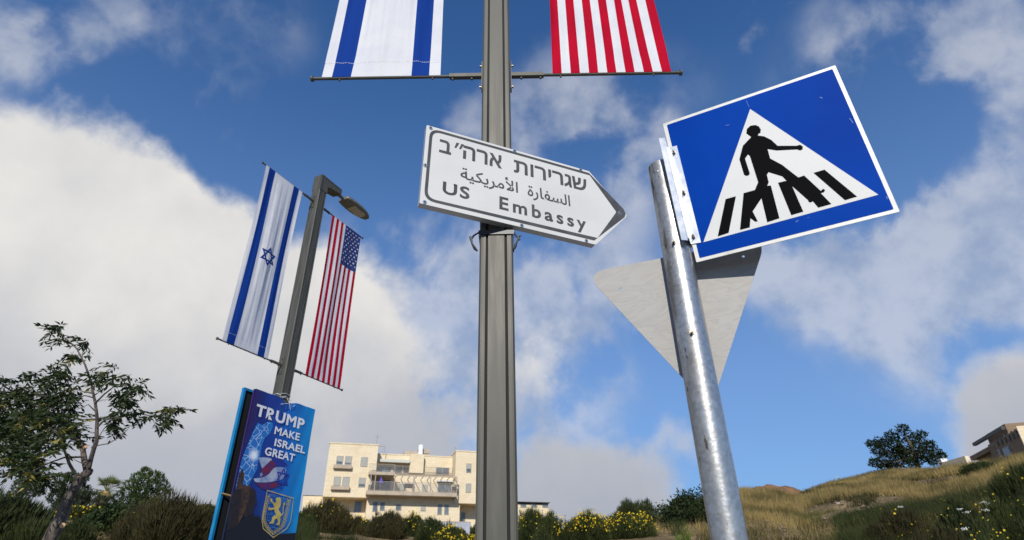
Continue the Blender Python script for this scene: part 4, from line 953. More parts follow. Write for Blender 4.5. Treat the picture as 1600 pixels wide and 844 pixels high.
for (u, v, w, h, lab, mt) in ((485, 452, .8, .8, 'dark round table and chairs at the left end of the long balcony', 'postdark'), (840, 470, 1.3, 1.1, 'dark covered barbecue in the middle of the long balcony', 'postdark'), (1270, 480, .7, .9, 'dark chair at the right end of the long balcony', 'postdark')):
    xx = facing(FB, *c_(u, v), BO+.8)[0]; t_ = thing('balcony_furniture', lab, 'furniture', FB @ Matrix.Translation((xx, BO+.8, d_)))
    mb = MB(); mb.box(-w/2, w/2, -.25, .25, h*.5, h*.58); mb.build('seat', M[mt], t_)
    for sx_ in (-1, 1):
        for sy in (-1, 1): mb = MB(); mb.box(sx_*w*.45-.03, sx_*w*.45+.03, sy*.2-.03, sy*.2+.03, 0, h*.498); mb.build('leg', M[mt], t_)
    mb = MB(); mb.box(-w/2, w/2, .2, .25, h*.582, h); mb.build('backrest', M[mt], t_)
# ground storey of the centre
gc = fa.rect(*cc(410, 540, 1290, 780), .3); mb = MB(); mb.box(x1-.3, gc[1]+.3, .3, 9, GZ, BAL[2]+.1); mb.build('wall', M['stone'], bld)
for wpx, kd in ((cc(500, 568, 540, 662), 'glass'), (cc(567, 570, 607, 650), 'glass'), (cc(714, 592, 764, 650), 'glass'), (cc(950, 602, 993, 655), 'shutter'), (cc(1107, 592, 1146, 688), 'glass'), (cc(1172, 594, 1211, 690), 'glass')): fa.window(wpx, .3, kd)
fa.window(cc(330, 562, 385, 668), 2.2)
# right wing
rw = fa.rect(*cc(1268, 92, 1560, 588), 0); mb = MB(); mb.box(ct[1]-.3, rw[1], 0, 9, rw[2], rw[3]); mb.build('wall', M['stone'], bld)
mb = MB(); mb.box(ct[1]-.36, rw[1]+.06, -.06, 9, rw[3]+.001, rw[3]+.14); mb.build('coping', M['stone'], bld)
mb = MB(); mb.box(ct[1]+.5, rw[1], 2.4, 9, GZ, rw[2]-.002); mb.build('wall', M['stone'], bld)
fa.window(cc(1378, 207, 1424, 294), 0, 'shutter', .4); fa.window(cc(1373, 395, 1422, 480), 0, 'shutter'); fa.window(cc(1328, 668, 1366, 765), 2.4); fa.window(cc(1288, 668, 1306, 762), 2.4)
# roof gear
for (u, v) in ((472, -70), (1275, 40)):
    xx, zz = facing(FB, *c_(u+60 if u < 500 else u, 30), 3); z_t = facing(FB, *c_(u, v), 3)[1]; mb = MB(); mb.tube([(xx, 3, zz-1.2), (xx, 3, z_t)], .04, 6); mb.tube([(xx-.3, 3, z_t-.3), (xx+.3, 3, z_t-.3)], .03, 5); mb.build('antenna', M['rail'], bld)
a, b, c, d2 = fa.rect(*cc(548, 42, 602, 110), 1.5); mb = MB(); mb.tube([(a, 1.5, d2), (b, 1.5, d2), (b, 1.5, c-.3)], .05, 6); mb.build('roof_pipe', M['concrete'], bld)
a, b, c, d2 = fa.rect(*cc(797, 88, 1028, 128), 4.5); mb = MB(); mb.box(a, b, 4.5, 7.5, c-.6, d2); mb.build('roof_screen', M['concrete'], bld)
a, b, c, d2 = fa.rect(*cc(930, 68, 1028, 92), 4.4); mb = MB(); mb.box(a, b, 4.4, 7, c-.3, d2); mb.build('roof_screen', M['concrete'], bld)
xx, zz = facing(FB, *c_(949, 85), 4.0); z_t = facing(FB, *c_(949, 32), 4.0)[1]; mb = MB(); mb.tube([(xx, 4, zz-1.2), (xx, 4, zz), (xx, 4, z_t-.08), (xx, 4, z_t)], [.33, .33, .33, .22], 14); mb.build('water_tank', M['tank'], bld)
# low annexes to either side and the pale garden wall
c2 = lambda x, y: (x/3.636+460, y/3.636+680)
F2 = Facade(FB, None)
an = thing('annex_building', 'low cream stone annex at the left foot of the apartment block', 'building', FB); F2.t = an
F2.block('wall', M['stone'], (*c2(52, 345), *c2(250, 430)), 5, 6, GZ); F2.block('coping', M['concrete'], (*c2(50, 341), *c2(252, 346)), 4.94, 6)
an2 = thing('annex_building', 'low flat roofed annex seen just right of the middle lamp post', 'building', FB); F2.t = an2
w2 = F2.block('wall', M['stone'], (*c2(1180, 388), *c2(1446, 470)), 3, 6, GZ); r2 = F2.block('roof', M['postdark'], (*c2(1170, 374), *c2(1452, 386)), 2.6, 7)
for i in range(3): F2.window((*c2(1283+i*62, 390), *c2(1318+i*62, 412)), 3)
a, b, c, d_ = F2.rect(*cc(440, 745, 1420, 800), -6); gw = thing('garden_wall', 'low pale blue grey wall at the foot of the apartment block', 'wall', FB)
mb = MB(); mb.box(a, b, -6, -5.75, GZ-1, d_); mb.build('wall_face', mat('pale_blue_render', (.40, .42, .48), .85, col2=(.34, .36, .42), nscale=1), gw)
mb = MB(); mb.box(a, b, -6.03, -5.72, d_+.001, d_+.08); mb.build('coping', M['concrete'], gw)

# house on the crest of the right-hand hill
CR = at_r(1590.4, 669.2, 55)
FH = frame(Vector((CR.x, CR.y, 0)), 1.28+math.pi)      # local +x comes toward the camera along the shaded side, y goes into the house
hs = thing('hill_house', 'brown stone house with roof beams at the right end of the hill', 'building', FH)
h_ = lambda x, y: (x/9.375+1440, y/9.375+650)
def hp(u, v, off=0): return facing(FH, *h_(u, v), off)
e1 = hp(1410, 185); e0 = hp(985, 470); zt = e1[1]; xl = e0[0]
print('house', e1, e0, hp(630, 655), hp(930, 270))
zl = gz(CR.x, CR.y)-3
D_ = 9
mb = MB(); mb.box(xl, e1[0], 0, D_, zl, zt); mb.build('wall', M['stonebrown'], hs)
mb = MB(); mb.box(e1[0]+.003, e1[0]+.12, -.1, D_, zl, zt+.15); mb.build('front_wall', M['stone'], hs)
n_sl = 6
for i in range(n_sl):
    u = 1110+i*57; v = 382-i*27; x_, z_ = hp(u, v); mb = MB(); mb.box(x_-.10, x_+.10, -.05, -.002, z_-.30, z_+.25); mb.build('slot', M['postdark'], hs)
for (u0, v0, u1, v1) in ((1225, 560, 1350, 600), (1165, 590, 1205, 620)):
    a = hp(u0, v0); b = hp(u1, v1); xm = (a[0]+b[0])/2; zm = (a[1]+b[1])/2; w_ = abs(b[0]-a[0])/2
    mb = MB(); mb.box(xm-w_, xm+w_, -.06, -.002, zm-.6, zm+.6); f = mb.build('window', M['alframe'], hs); mb = MB(); mb.box(xm-w_+.1, xm+w_-.1, -.08, -.062, zm-.5, zm+.5); mb.build('pane', M['glass'], f)
# lower wing farther back, upper roof box and projecting beams
lw = hp(630, 655); 
mb = MB(); mb.box(lw[0], xl-.004, 1.0, D_, zl, lw[1]); mb.build('wall', M['stonebrown'], hs)
mb = MB(); mb.box(lw[0]-.3, xl-.01, .6, D_+.2, lw[1]+.001, lw[1]+.35); mb.build('roof', M['stonebrown'], hs)
mb = MB(); a = hp(740, 670, 1); b = hp(1040, 560, 1); mb.box(lw[0]+1.2, xl-.3, .85, .997, lw[1]-2.2, lw[1]-.9); mb.build('dark_opening', M['postdark'], hs)
ub_ = hp(1085, 190, 3); ul = hp(935, 262, 3)
mb = MB(); mb.box(ul[0], ul[0]+4, 3, D_-1, zt+.001, max(ub_[1], zt+1.0)); mb.build('roof_room', M['stonebrown'], hs)
for off, du in ((.0, 0), (2.5, 0)):
    a = hp(765, 405, off); b = hp(1200, 190, off); mb = MB(); zz = (a[1]+b[1])/2; mb.box(a[0], b[0], off-.12, off+.12, zz-.12, zz+.12); mb.build('roof_beam', M['postdark'], hs)

wl_ = thing('garden_wall', 'short pale stone wall on the hill between the dark tree and the house', 'wall')
p0 = at_r(1467, 724, 56); p1 = at_r(1512, 725, 54); d = (p1-p0); L_ = math.hypot(d.x, d.y); FW = frame(Vector((p0.x, p0.y, p0.z)), math.atan2(d.y, d.x)); wl_.matrix_world = FW
mb = MB(); mb.box(0, L_, 0, .3, -2.5, 0); mb.build('wall_face', M['stone'], wl_)
mb = MB(); mb.box(-.15, .45, -.1, .4, .001, .35); mb.build('gate_pier_cap', M['tank'], wl_)

# ================================================================== VEGETATION
def rot_rand(n, upbias=0.0):
    d = rng.normal(size=(n, 3)); d[:, 2] += upbias; return d/np.linalg.norm(d, axis=1, keepdims=True)
def blades(P, D, Ln, Wd_, bend=None):
    """thin triangles from P along D, length Ln, width Wd_"""
    n = len(P); s = np.cross(D, rng.normal(size=(n, 3))); s /= np.linalg.norm(s, axis=1, keepdims=True)+1e-9
    V = np.empty((n, 3, 3)); V[:, 0] = P-s*Wd_[:, None]/2; V[:, 1] = P+s*Wd_[:, None]/2; V[:, 2] = P+D*Ln[:, None]
    if bend is not None: V[:, 2] += bend
    return V
def leafquads(P, size, asp=.45, D=None):
    n = len(P); D = rot_rand(n) if D is None else D; s = np.cross(D, rng.normal(size=(n, 3))); s /= np.linalg.norm(s, axis=1, keepdims=True)+1e-9
    L2 = (size if np.ndim(size) else np.full(n, size))[:, None]; V = np.empty((n, 4, 3)); V[:, 0] = P; V[:, 1] = P+D*L2*.45+s*L2*asp/2; V[:, 2] = P+D*L2; V[:, 3] = P+D*L2*.45-s*L2*asp/2
    return V
def bush(label, px, top, wpx, rho, style='broom', n=2600, flowers=0, group=None, cat='bush', wid=.02, sink=.0):
    p = at_r(px, top, rho); gx, gy = p.x, p.y; g0 = gz(gx, gy)-.1; H_ = max(.5, p.z-g0); depth = p.y*_c+(p.z-CZ)*_s; rad = wpx/FPX*depth/2
    t = thing('bush', label, cat, Matrix.Translation((gx, gy, g0)), group)
    # several lobes, so that the outline is uneven
    lob = [(random.uniform(-.2, .2)*rad, 0, H_*.95, rad*.72)]
    for i in range(7):
        a = i*2*math.pi/7+random.uniform(-.4, .4); rr = rad*random.uniform(.40, .85); lob.append((rr*math.cos(a), rr*math.sin(a), H_*random.uniform(.45, 1.0), rad*random.uniform(.30, .60)))
    Vs = []; Fl = []
    m_ = style if style in M else 'broom'
    for lx, ly, lh, lr in lob:
        k = max(60, int(n*(lr/rad)**2*.55)); 
        u = rng.random(k)**.5; th_ = rng.random(k)*2*math.pi; el = rng.random(k)
        # points through a dome: directions up and out
        dr = np.stack([np.cos(th_)*np.sqrt(1-el**2), np.sin(th_)*np.sqrt(1-el**2), el], 1)
        f = .55+.45*rng.random(k)**.6
        P = dr*f[:, None]*np.array([lr, lr, lh]); P[:, 0] += lx; P[:, 1] += ly
        if style in ('broom', 'broomdry', 'weed'):
            Dd = dr*np.array([.7, .7, 1.0])+np.array([0, 0, .75])+rng.normal(size=(k, 3))*.16; Dd /= np.linalg.norm(Dd, axis=1, keepdims=True)
            Ln = (.08+.15*rng.random(k)**2)*H_+.04; P = P-Dd*Ln[:, None]; P[:, 2] = np.maximum(P[:, 2], 0)
            for q in range(6): Vs.append(blades(P+rng.normal(size=(k, 3))*.03*rad, Dd+rng.normal(size=(k, 3))*.10, Ln*(.8+.4*rng.random(k)), np.full(k, wid)))
        else:
            Vs.append(('q', leafquads(P, .10+.07*rng.random(k), .5))); Vs.append(('q', leafquads(P+rng.normal(size=(k, 3))*.10, .10+.06*rng.random(k), .5)))
        if flowers:
            kf = int(flowers*(lr/rad)**2*.5); ii = rng.integers(0, k, kf); o_ = dr[ii]*np.array([lr, lr, lh])*(.90+.14*rng.random(kf))[:, None]; o_[:, 0] += lx; o_[:, 1] += ly; keep = o_[:, 2] > lh*.30; Fl.append(leafquads(o_[keep], (.05+.05*rng.random(keep.sum()))*(.55 if rho < 24 else .9), .9))
    # a dense inner body of short stems stops the light from passing right through
    k = 2600; th_ = rng.random(k)*2*math.pi; el = rng.random(k); dr = np.stack([np.cos(th_)*np.sqrt(1-el**2), np.sin(th_)*np.sqrt(1-el**2), el], 1); P = dr*np.array([rad*.72, rad*.72, H_*.72])*(.7+.3*rng.random(k))[:, None]
    core = leafquads(P, .11*min(1.5, max(.7, rad)), .35, dr*.5+np.array([0, 0, .9])+rng.normal(size=(k, 3))*.2)
    q = [v[1] for v in Vs if isinstance(v, tuple)]; tr = [v for v in Vs if not isinstance(v, tuple)]
    if tr: o = tri_mesh('foliage', np.concatenate(tr), 3, M[m_], t); o['kind'] = 'stuff'; q = [core]
    else: q.append(core)
    o = tri_mesh('foliage' if not tr else 'inner_stems', np.concatenate(q), 4, M[m_], t); o['kind'] = 'stuff'
    mb = MB()
    for i in range(5): a = i*1.26; mb.tube([(0, 0, 0), (rad*.2*math.cos(a), rad*.2*math.sin(a), H_*.3), (rad*.45*math.cos(a), rad*.45*math.sin(a), H_*.6)], [.04, .03, .012], 5)
    mb.build('stems', M['twig'], t)
    if Fl: o = tri_mesh('flowers', np.concatenate(Fl), 4, M['flower'], t); o['kind'] = 'stuff'
    return t
G = 'bushes on the slope'
BUSHES = [
 ('big dark green broom bush at the left edge behind the young tree', 25, 762, 190, 20, 'broom', 4200, 40, .022),
 ('small dark green broom bush at the foot of the young tree', 128, 806, 60, 20, 'broom', 1400, 0, .02),
 ('yellow flowering broom bush in front of the palm', 140, 795, 78, 26, 'broom', 1800, 900, .02),
 ('small yellow flowering bush below the palm trunk', 172, 800, 30, 27, 'broom', 900, 500, .02),
 ('big brown green domed bush left of the blue banner', 283, 775, 160, 21, 'broomdry', 4600, 30, .022),
 ('dark green bush under the young pine', 205, 790, 110, 23, 'pine', 2600, 0, .02),
 ('low yellow speckled bush touching the left edge of the banner', 325, 792, 60, 27, 'broom', 1300, 130, .02),
 ('low bush just right of the blue banner', 470, 800, 50, 26, 'broom', 1200, 40, .02),
 ('large dark broom bush in front of the left wing of the apartment block', 518, 780, 88, 27, 'broomdry', 3600, 110, .02),
 ('yellow flecked bush right of the large dark broom bush', 560, 808, 46, 28, 'broom', 1300, 300, .02),
 ('round dark broom bush under the long balcony', 608, 797, 60, 27, 'broomdry', 2800, 40, .02),
 ('narrow yellow flowering bush between two round dark bushes', 652, 801, 42, 29, 'broom', 1200, 420, .02),
 ('lower round dark bush left of the middle lamp post', 678, 809, 60, 27, 'broom', 2400, 30, .02),
 ('bright yellow bush at the foot of the middle lamp post', 712, 824, 56, 26, 'broom', 1300, 800, .02),
 ('green bush half hidden behind the right edge of the middle lamp post', 748, 812, 30, 27, 'broom', 900, 0, .02),
 ('yellow speckled bush right of the middle lamp post', 836, 793, 66, 28, 'broom', 2600, 420, .02),
 ('small grey green bush under the annex roof', 846, 820, 40, 24, 'broom', 1000, 10, .02),
 ('widest yellow flowering bush right of the middle lamp post', 912, 803, 84, 27, 'broom', 2600, 1500, .02),
 ('yellow topped bush left of the galvanised pole', 975, 806, 96, 28, 'broom', 2600, 1300, .02),
 ('round dark green bush rising behind the yellow bushes', 984, 783, 60, 33, 'broom', 2600, 0, .02),
 ('tall loose dark shrub touching the galvanised pole', 1070, 770, 84, 31, 'oleander', 2600, 10, .02),
 ('dark grey green shrub behind the galvanised pole', 1110, 772, 60, 33, 'oleander', 1800, 0, .02),
 ('bright green seedling shrub at the foot of the galvanised pole', 1064, 818, 26, 21, 'weed', 260, 0, .03),
 ('small round bush on the hill right of the galvanised pole', 1212, 771, 26, 44, 'broom', 1000, 0, .025),
 ('long low green bush on the upper hillside', 1268, 776, 54, 45, 'oleander', 1500, 0, .02),
 ('small bush on the hillside below the earth mound', 1180, 786, 18, 40, 'broom', 500, 0, .025),
 ('pair of small bushes high on the grassy slope', 1318, 764, 22, 46, 'broom', 700, 0, .025),
 ('straggly green bush below the hill house', 1528, 724, 64, 42, 'broom', 1600, 0, .025),
 ('dark bush climbing the slope at the right edge', 1592, 716, 90, 25, 'broom', 3600, 40, .02),
 ('big dark bush with yellow flecks in the lower right corner', 1575, 765, 130, 19, 'broom', 4600, 160, .018),
 ('dark green bush in the middle of the lower right slope', 1482, 768, 90, 23, 'broom', 3600, 120, .018),
 ('dark bush on the lower right slope just above the picture edge', 1500, 792, 110, 17, 'broom', 3600, 120, .016),
 ('shadowy bush beside the right edge of the picture', 1600, 790, 110, 15, 'broom', 3600, 120, .016),
 ('wide shadowy bush low on the right hillside', 1398, 785, 96, 24, 'broomdry', 3000, 40, .018),
 ('low olive bush beside the bare soil terrace', 1440, 812, 100, 17, 'broomdry', 2600, 60, .016),
 ('low yellow flecked bush at the bottom right edge', 1530, 816, 120, 15, 'broom', 3000, 260, .015),
]
for lab, px, top, w_, rho, st, n, fl, wd in BUSHES: bush(lab, px, top-(7 if px < 1120 else 3), w_*1.18, rho, st, n, fl, G, wid=wd)

def tube_path(mb, pts, r0, r1, n=6):
    k = len(pts); mb.tube(pts, [r0+(r1-r0)*i/(k-1) for i in range(k)], n)
def clump_tree(label, px, top, rho, clumps, m, trunk=.12, n=420, leaf=.22, name='tree', group='trees on the skyline', limbs=True, needle=False, cat='tree', trunkx=0.0, asp=.4):
    """clumps: (dx px, py, radius px) in the photograph, given depth round the trunk"""
    p = at_r(px, top, rho); g0 = gz(p.x, p.y)-.2; t = thing(name, label, cat, Matrix.Translation((p.x, p.y, g0)), group)
    depth = p.y*_c+(p.z-CZ)*_s; s = depth/FPX; Q = []; base = Vector((0, 0, 0))
    mb = MB(); H_ = p.z-g0; hub = Vector((trunkx, 0, H_*.42)); tube_path(mb, [base, Vector((trunkx*.5, .05, H_*.2)), hub, hub+Vector((0, 0, H_*.28))], trunk, trunk*.5, 8)
    for cx, cy, cr in clumps:
        q = at_r(px+cx, cy, rho)-Vector((p.x, p.y, g0)); r_ = cr*s
        side = Vector((p.x, p.y, 0)).normalized(); q = q+side*random.uniform(-1, 1)*r_*1.1
        if limbs: tube_path(mb, [hub+Vector((0, 0, random.uniform(-.1, .25)*H_*.5)), (hub+q)/2+Vector((0, 0, -.06*H_)), q], trunk*.45, .015, 5)
        k = int(n*max(.25, (cr/14)**2)); d = rot_rand(k); f = .35+.65*rng.random(k)**.45
        P = np.array(q)+d*f[:, None]*r_*np.array([1, 1, .78])
        if needle: Dd = d*.7+np.array([0, 0, .75])+rng.normal(size=(k, 3))*.25; Dd /= np.linalg.norm(Dd, axis=1, keepdims=True); Q.append(leafquads(P, leaf*(.6+.6*rng.random(k)), .28, Dd))
        else: Q.append(leafquads(P, leaf*(.6+.6*rng.random(k)), asp))
    mb.build('trunk', M['twig'], t); o = tri_mesh('crown', np.concatenate(Q), 4, M[m], t); return t
clump_tree('dark solitary tree on the crest of the right-hand hill', 1412, 664, 53,
 [(0, 672, 9), (-18, 680, 11), (-38, 690, 11), (-54, 692, 6), (-40, 702, 12), (-14, 696, 15), (12, 684, 13), (28, 678, 8), (22, 698, 13), (40, 694, 9), (50, 708, 10), (34, 712, 13), (6, 712, 15), (-26, 716, 15), (-44, 724, 10), (-14, 728, 12), (16, 726, 11), (46, 722, 8), (60, 712, 6), (-4, 706, 12), (-30, 730, 9)], 'darkleaf', .22, 520, .22)
clump_tree('young bright green pine with upswept branches left of the banner', 228, 733, 31,
 [(0, 742, 9), (-12, 748, 10), (12, 746, 9), (22, 744, 6), (-24, 758, 10), (-6, 758, 13), (12, 760, 12), (26, 756, 8), (34, 764, 6), (-28, 770, 10), (-10, 774, 13), (8, 776, 13), (24, 772, 9), (-16, 786, 12), (2, 788, 13), (16, 786, 10), (-2, 735, 4)], 'young', .09, 620, .13, needle=True)
clump_tree('broad dark pine behind the young tree trunk', 112, 738, 46,
 [(0, 745, 9), (-14, 750, 10), (12, 752, 10), (-22, 762, 10), (-4, 762, 13), (16, 766, 12), (-24, 778, 12), (-6, 778, 13), (12, 782, 13), (-16, 792, 12), (6, 792, 12)], 'pine', .16, 620, .20, needle=True)
clump_tree('rounded olive green pine left of the palm', 132, 764, 44,
 [(0, 772, 9), (-16, 778, 11), (12, 776, 10), (24, 784, 9), (-6, 786, 12), (10, 790, 12), (-22, 790, 10), (28, 794, 9)], 'greypine', .14, 560, .18, needle=True)
clump_tree('mid green pine crown right of the palm', 184, 772, 44,
 [(0, 779, 9), (-12, 784, 9), (10, 786, 9), (-4, 792, 10), (16, 794, 9), (-18, 796, 9)], 'pine', .12, 560, .18, needle=True)
clump_tree('sparse grey green cypress behind the left foliage', 44, 738, 38,
 [(0, 744, 6), (-8, 752, 8), (7, 750, 7), (12, 758, 7), (-14, 762, 9), (2, 762, 10), (-4, 772, 12), (12, 770, 9), (-20, 772, 8)], 'greypine', .10, 330, .20, needle=True)
# palm
p = at_r(166, 762, 58); g0 = gz(p.x, p.y)-.2; pt = thing('palm_tree', 'small fan palm with dead brown skirt on the left skyline', 'palm tree', Matrix.Translation((p.x, p.y, g0)))
b0 = Vector((0, 0, 0)); foot = at_r(157, 798, 58)-Vector((p.x, p.y, g0)); hubp = at_r(166, 767, 58)-Vector((p.x, p.y, g0)); sk = at_r(164, 774, 58)-Vector((p.x, p.y, g0))
mb = MB(); mb.tube([Vector((foot.x, foot.y, 0)), foot, (foot+sk)/2, sk, hubp], [.22, .18, .16, .18, .15], 8); mb.build('trunk', M['palmdead'], pt)
mb = MB(); mb.tube([sk+Vector((-.15, 0, -.9)), sk+Vector((-.05, 0, -.5)), sk, hubp], [.12, .42, .48, .25], 10); mb.build('dead_skirt', M['palmdead'], pt)
for i in range(26):
    a = i*2.4; el = random.uniform(-.45, 1.2); d = Vector((math.cos(a)*math.cos(el), math.sin(a)*math.cos(el), math.sin(el))); ln = random.uniform(1.0, 1.35); c0 = hubp+d*ln*.6
    mb = MB(); mb.tube([hubp, c0], .02, 4); sd_ = d.cross(Vector((0, 0, 1))).normalized(); up_ = sd_.cross(d)
    for j in range(11):
        w = (j-5)/5*1.25; dd = (d*math.cos(w)+sd_*math.sin(w)).normalized(); e_ = c0+dd*ln*.55+Vector((0, 0, -.12*abs(w))); m1 = c0+dd*ln*.3; mb.add([c0, m1+up_.cross(dd)*.035, e_, m1-up_.cross(dd)*.035], [(0, 1, 2, 3)])
    mb.build('frond', M['palm'], pt)
# small white dome light behind the domed bush
p = at_r(297, 785, 60); t = thing('white_globe', 'tiny white globe showing above the domed bush left of the banner', 'lamp', Matrix.Translation(p)); mb = MB()
mb.tube([(0, 0, -.3), (0, 0, -.25), (0, 0, 0), (0, 0, .2), (0, 0, .28)], [.1, .25, .32, .22, .05], 10); mb.build('globe', M['tank'], t); mb = MB(); mb.tube([(0, 0, -4.5), (0, 0, -.301)], .06, 6); mb.build('post', M['rail'], t)

# ------------------------------------------------------------------ the young pinnate-leaved tree at the left
TY = 4.9
def tp(px, py, dy=0.0): return at(px, py, TY+dy)
foot = tp(66, 868); yt = thing('young_tree', 'slender leaning tree with pinnate leaves at the left edge, nearest of all trees', 'tree', Matrix.Translation((foot.x-.05, foot.y, 0)))
O_ = Vector((foot.x-.05, foot.y, 0))
def br(pts, r0, r1, dys=None, n=7):
    k = len(pts); dys = dys or (0, 0); P = [tp(x, y, dys[0]+(dys[1]-dys[0])*i/(k-1))-O_ for i, (x, y) in enumerate(pts)]
    P2 = [P[0]]
    for i in range(1, k): P2 += [(P[i-1]*.5+P[i]*.5)+Vector((random.uniform(-1, 1), random.uniform(-1, 1), random.uniform(-1, 1)))*r1*.5, P[i]]
    mb = MB(); m_ = len(P2); mb.tube(P2, [(r0+(r1-r0)*i/(m_-1))*random.uniform(.93, 1.09) for i in range(m_)], n); return mb
mb = br([(62, 880), (76, 846), (92, 815), (102, 792), (112, 768), (124, 750), (136, 738)], .054, .029, n=12); q = mb.v[0]; mb.tube([Vector((-.06, 0, -.1)), tp(62, 880)-O_], [.08, .055], 12); mb.build('trunk', M['bark'], yt)
for (a, b, r_, ln) in (((90, 826), (97, 822), .020, 0), ((134, 742), (139, 735), .032, 0)):
    mb = br([a, b], r_, r_*.95, n=10); mb.build('stub', M['bark'], yt)
for (x, y, r_) in ((97.5, 822, .018), (133, 700, .014), (138, 729, .012)):
    c0 = tp(x, y, -.04)-O_; mb = MB(); mb.tube([c0, c0+Vector((.012, -.014, .008))], [r_, r_*.9], 8); mb.build('cut_face', M['cutwood'], yt)
BR = [([(136, 738), (131, 716), (129, 698), (117, 682), (98, 662), (70, 642), (38, 622), (4, 602)], .026, .006, (0, .35)), ([(137, 738), (143, 714), (151, 690), (152, 655), (149, 630), (143, 600), (133, 570), (120, 545), (103, 529)], .019, .004, (0, -.1)),
 ([(121, 748), (108, 724), (99, 700), (91, 680), (76, 668)], .013, .005, (0, -.3)), ([(130, 714), (100, 715), (80, 722), (52, 736)], .009, .004, (0, -.4)), ([(152, 655), (136, 655), (121, 656)], .006, .003, (0, .1)),
 ([(149, 630), (163, 616), (178, 604), (200, 602)], .008, .003, (-.05, -.3)), ([(152, 668), (165, 655), (190, 650), (215, 646), (245, 652), (268, 642)], .008, .003, (-.05, -.25)), ([(148, 697), (170, 693), (186, 684), (200, 671)], .005, .002, (0, -.2)),
 ([(146, 615), (130, 612), (114, 607)], .006, .003, (0, .2)), ([(147, 622), (132, 618), (112, 628), (90, 640)], .006, .003, (0, .3)), ([(151, 645), (138, 632), (120, 640)], .005, .002, (0, -.2)), ([(128, 560), (130, 548), (130, 536)], .004, .002, (0, 0)),
 ([(143, 700), (156, 680), (164, 668), (176, 660)], .005, .002, (0, .2)), ([(62, 640), (61, 670), (61, 700), (60, 728)], .006, .003, (.2, -.1)), ([(40, 624), (22, 640), (8, 670)], .006, .003, (.25, .4)), ([(98, 662), (96, 640), (100, 610), (104, 580), (112, 556)], .006, .003, (.1, .2)),
 ([(137, 722), (128, 724), (116, 718)], .004, .002, (0, -.1)), ([(20, 612), (-10, 640), (-30, 660)], .008, .003, (.3, .3)), ([(30, 740), (12, 741), (3, 742)], .003, .002, (-.3, -.4))]
for pts, r0, r1, dy in BR: br(pts, r0, r1, dy).build('branch', M['bark'] if r0 > .015 else M['twig'], yt)
CL = [(-30, 640, 40, .3), (-20, 690, 30, .2), (20, 640, 34, .3), (58, 622, 32, .2), (92, 602, 28, .15), (100, 640, 30, .2), (62, 662, 30, -.1), (22, 680, 32, .3), (50, 700, 28, -.2), (84, 690, 24, -.3), (112, 660, 20, .1), (30, 716, 24, -.2), (56, 728, 22, -.3), (76, 742, 10, -.3), (4, 612, 24, .3), (102, 576, 16, .1), (112, 556, 11, 0), (95, 523, 12, 0), (88, 516, 7, 0), (128, 535, 11, 0), (170, 584, 20, -.2), (150, 590, 9, -.1), (195, 597, 18, -.3), (216, 602, 12, -.3), (182, 614, 13, -.3), (197, 636, 18, -.2), (172, 652, 11, .1), (205, 622, 13, -.2), (236, 653, 15, -.2), (262, 650, 14, -.25), (272, 638, 8, -.25), (122, 682, 16, .1), (75, 590, 16, .2), (45, 595, 18, .3), (38, 662, 26, .1), (78, 645, 26, .1), (12, 700, 20, .2), (175, 667, 8, .1), (112, 622, 14, .2), (60, 748, 8, -.3)]
Lq = []; Yq = []; Rc = MB()
for cx, cy, r_, dy in CL:
    k = int(max(9, r_*r_/(26.0 if cx > 125 else 20.0)))
    for i in range(k):
        while True:
            a, b = random.uniform(-1, 1), random.uniform(-1, 1)
            if a*a+b*b < 1: break
        o = tp(cx+a*r_, cy+b*r_*.92, dy+random.uniform(-1, 1)*r_*.0075)-O_
        az_ = random.uniform(0, 6.28); dr = Vector((math.cos(az_), math.sin(az_), random.uniform(-1.3, .5))).normalized(); ln = random.uniform(.07, .12); sd_ = dr.cross(Vector((0, 0, 1))).normalized()
        tip = o+dr*ln+Vector((0, 0, -.02)); Rc.tube([o-dr*.02, tip], .0012, 3, caps=False)
        yel = random.random() < .035
        for j in range(4):
            c0 = o+dr*ln*(j+.6)/4+Vector((0, 0, -.02*(j/4)**2))
            for s_ in (-1, 1):
                (Yq if yel else Lq).append((c0, (dr*.6+sd_*s_*.8+Vector((random.uniform(-.3, .3), random.uniform(-.3, .3), random.uniform(-.8, .2)))).normalized(), random.uniform(.048, .074)))
        (Yq if yel else Lq).append((tip, dr, .06))
for nm, Q, m in (('leaves', Lq, 'leaf'), ('yellow_leaves', Yq, 'leafyellow')):
    o = tri_mesh(nm, leafquads(np.array([tuple(q[0]) for q in Q]), np.array([q[2] for q in Q]), .30, np.array([tuple(q[1]) for q in Q])), 4, M[m], yt); o['kind'] = 'stuff'
o = Rc.build('leaf_stalks', M['twig'], yt); o['kind'] = 'stuff'

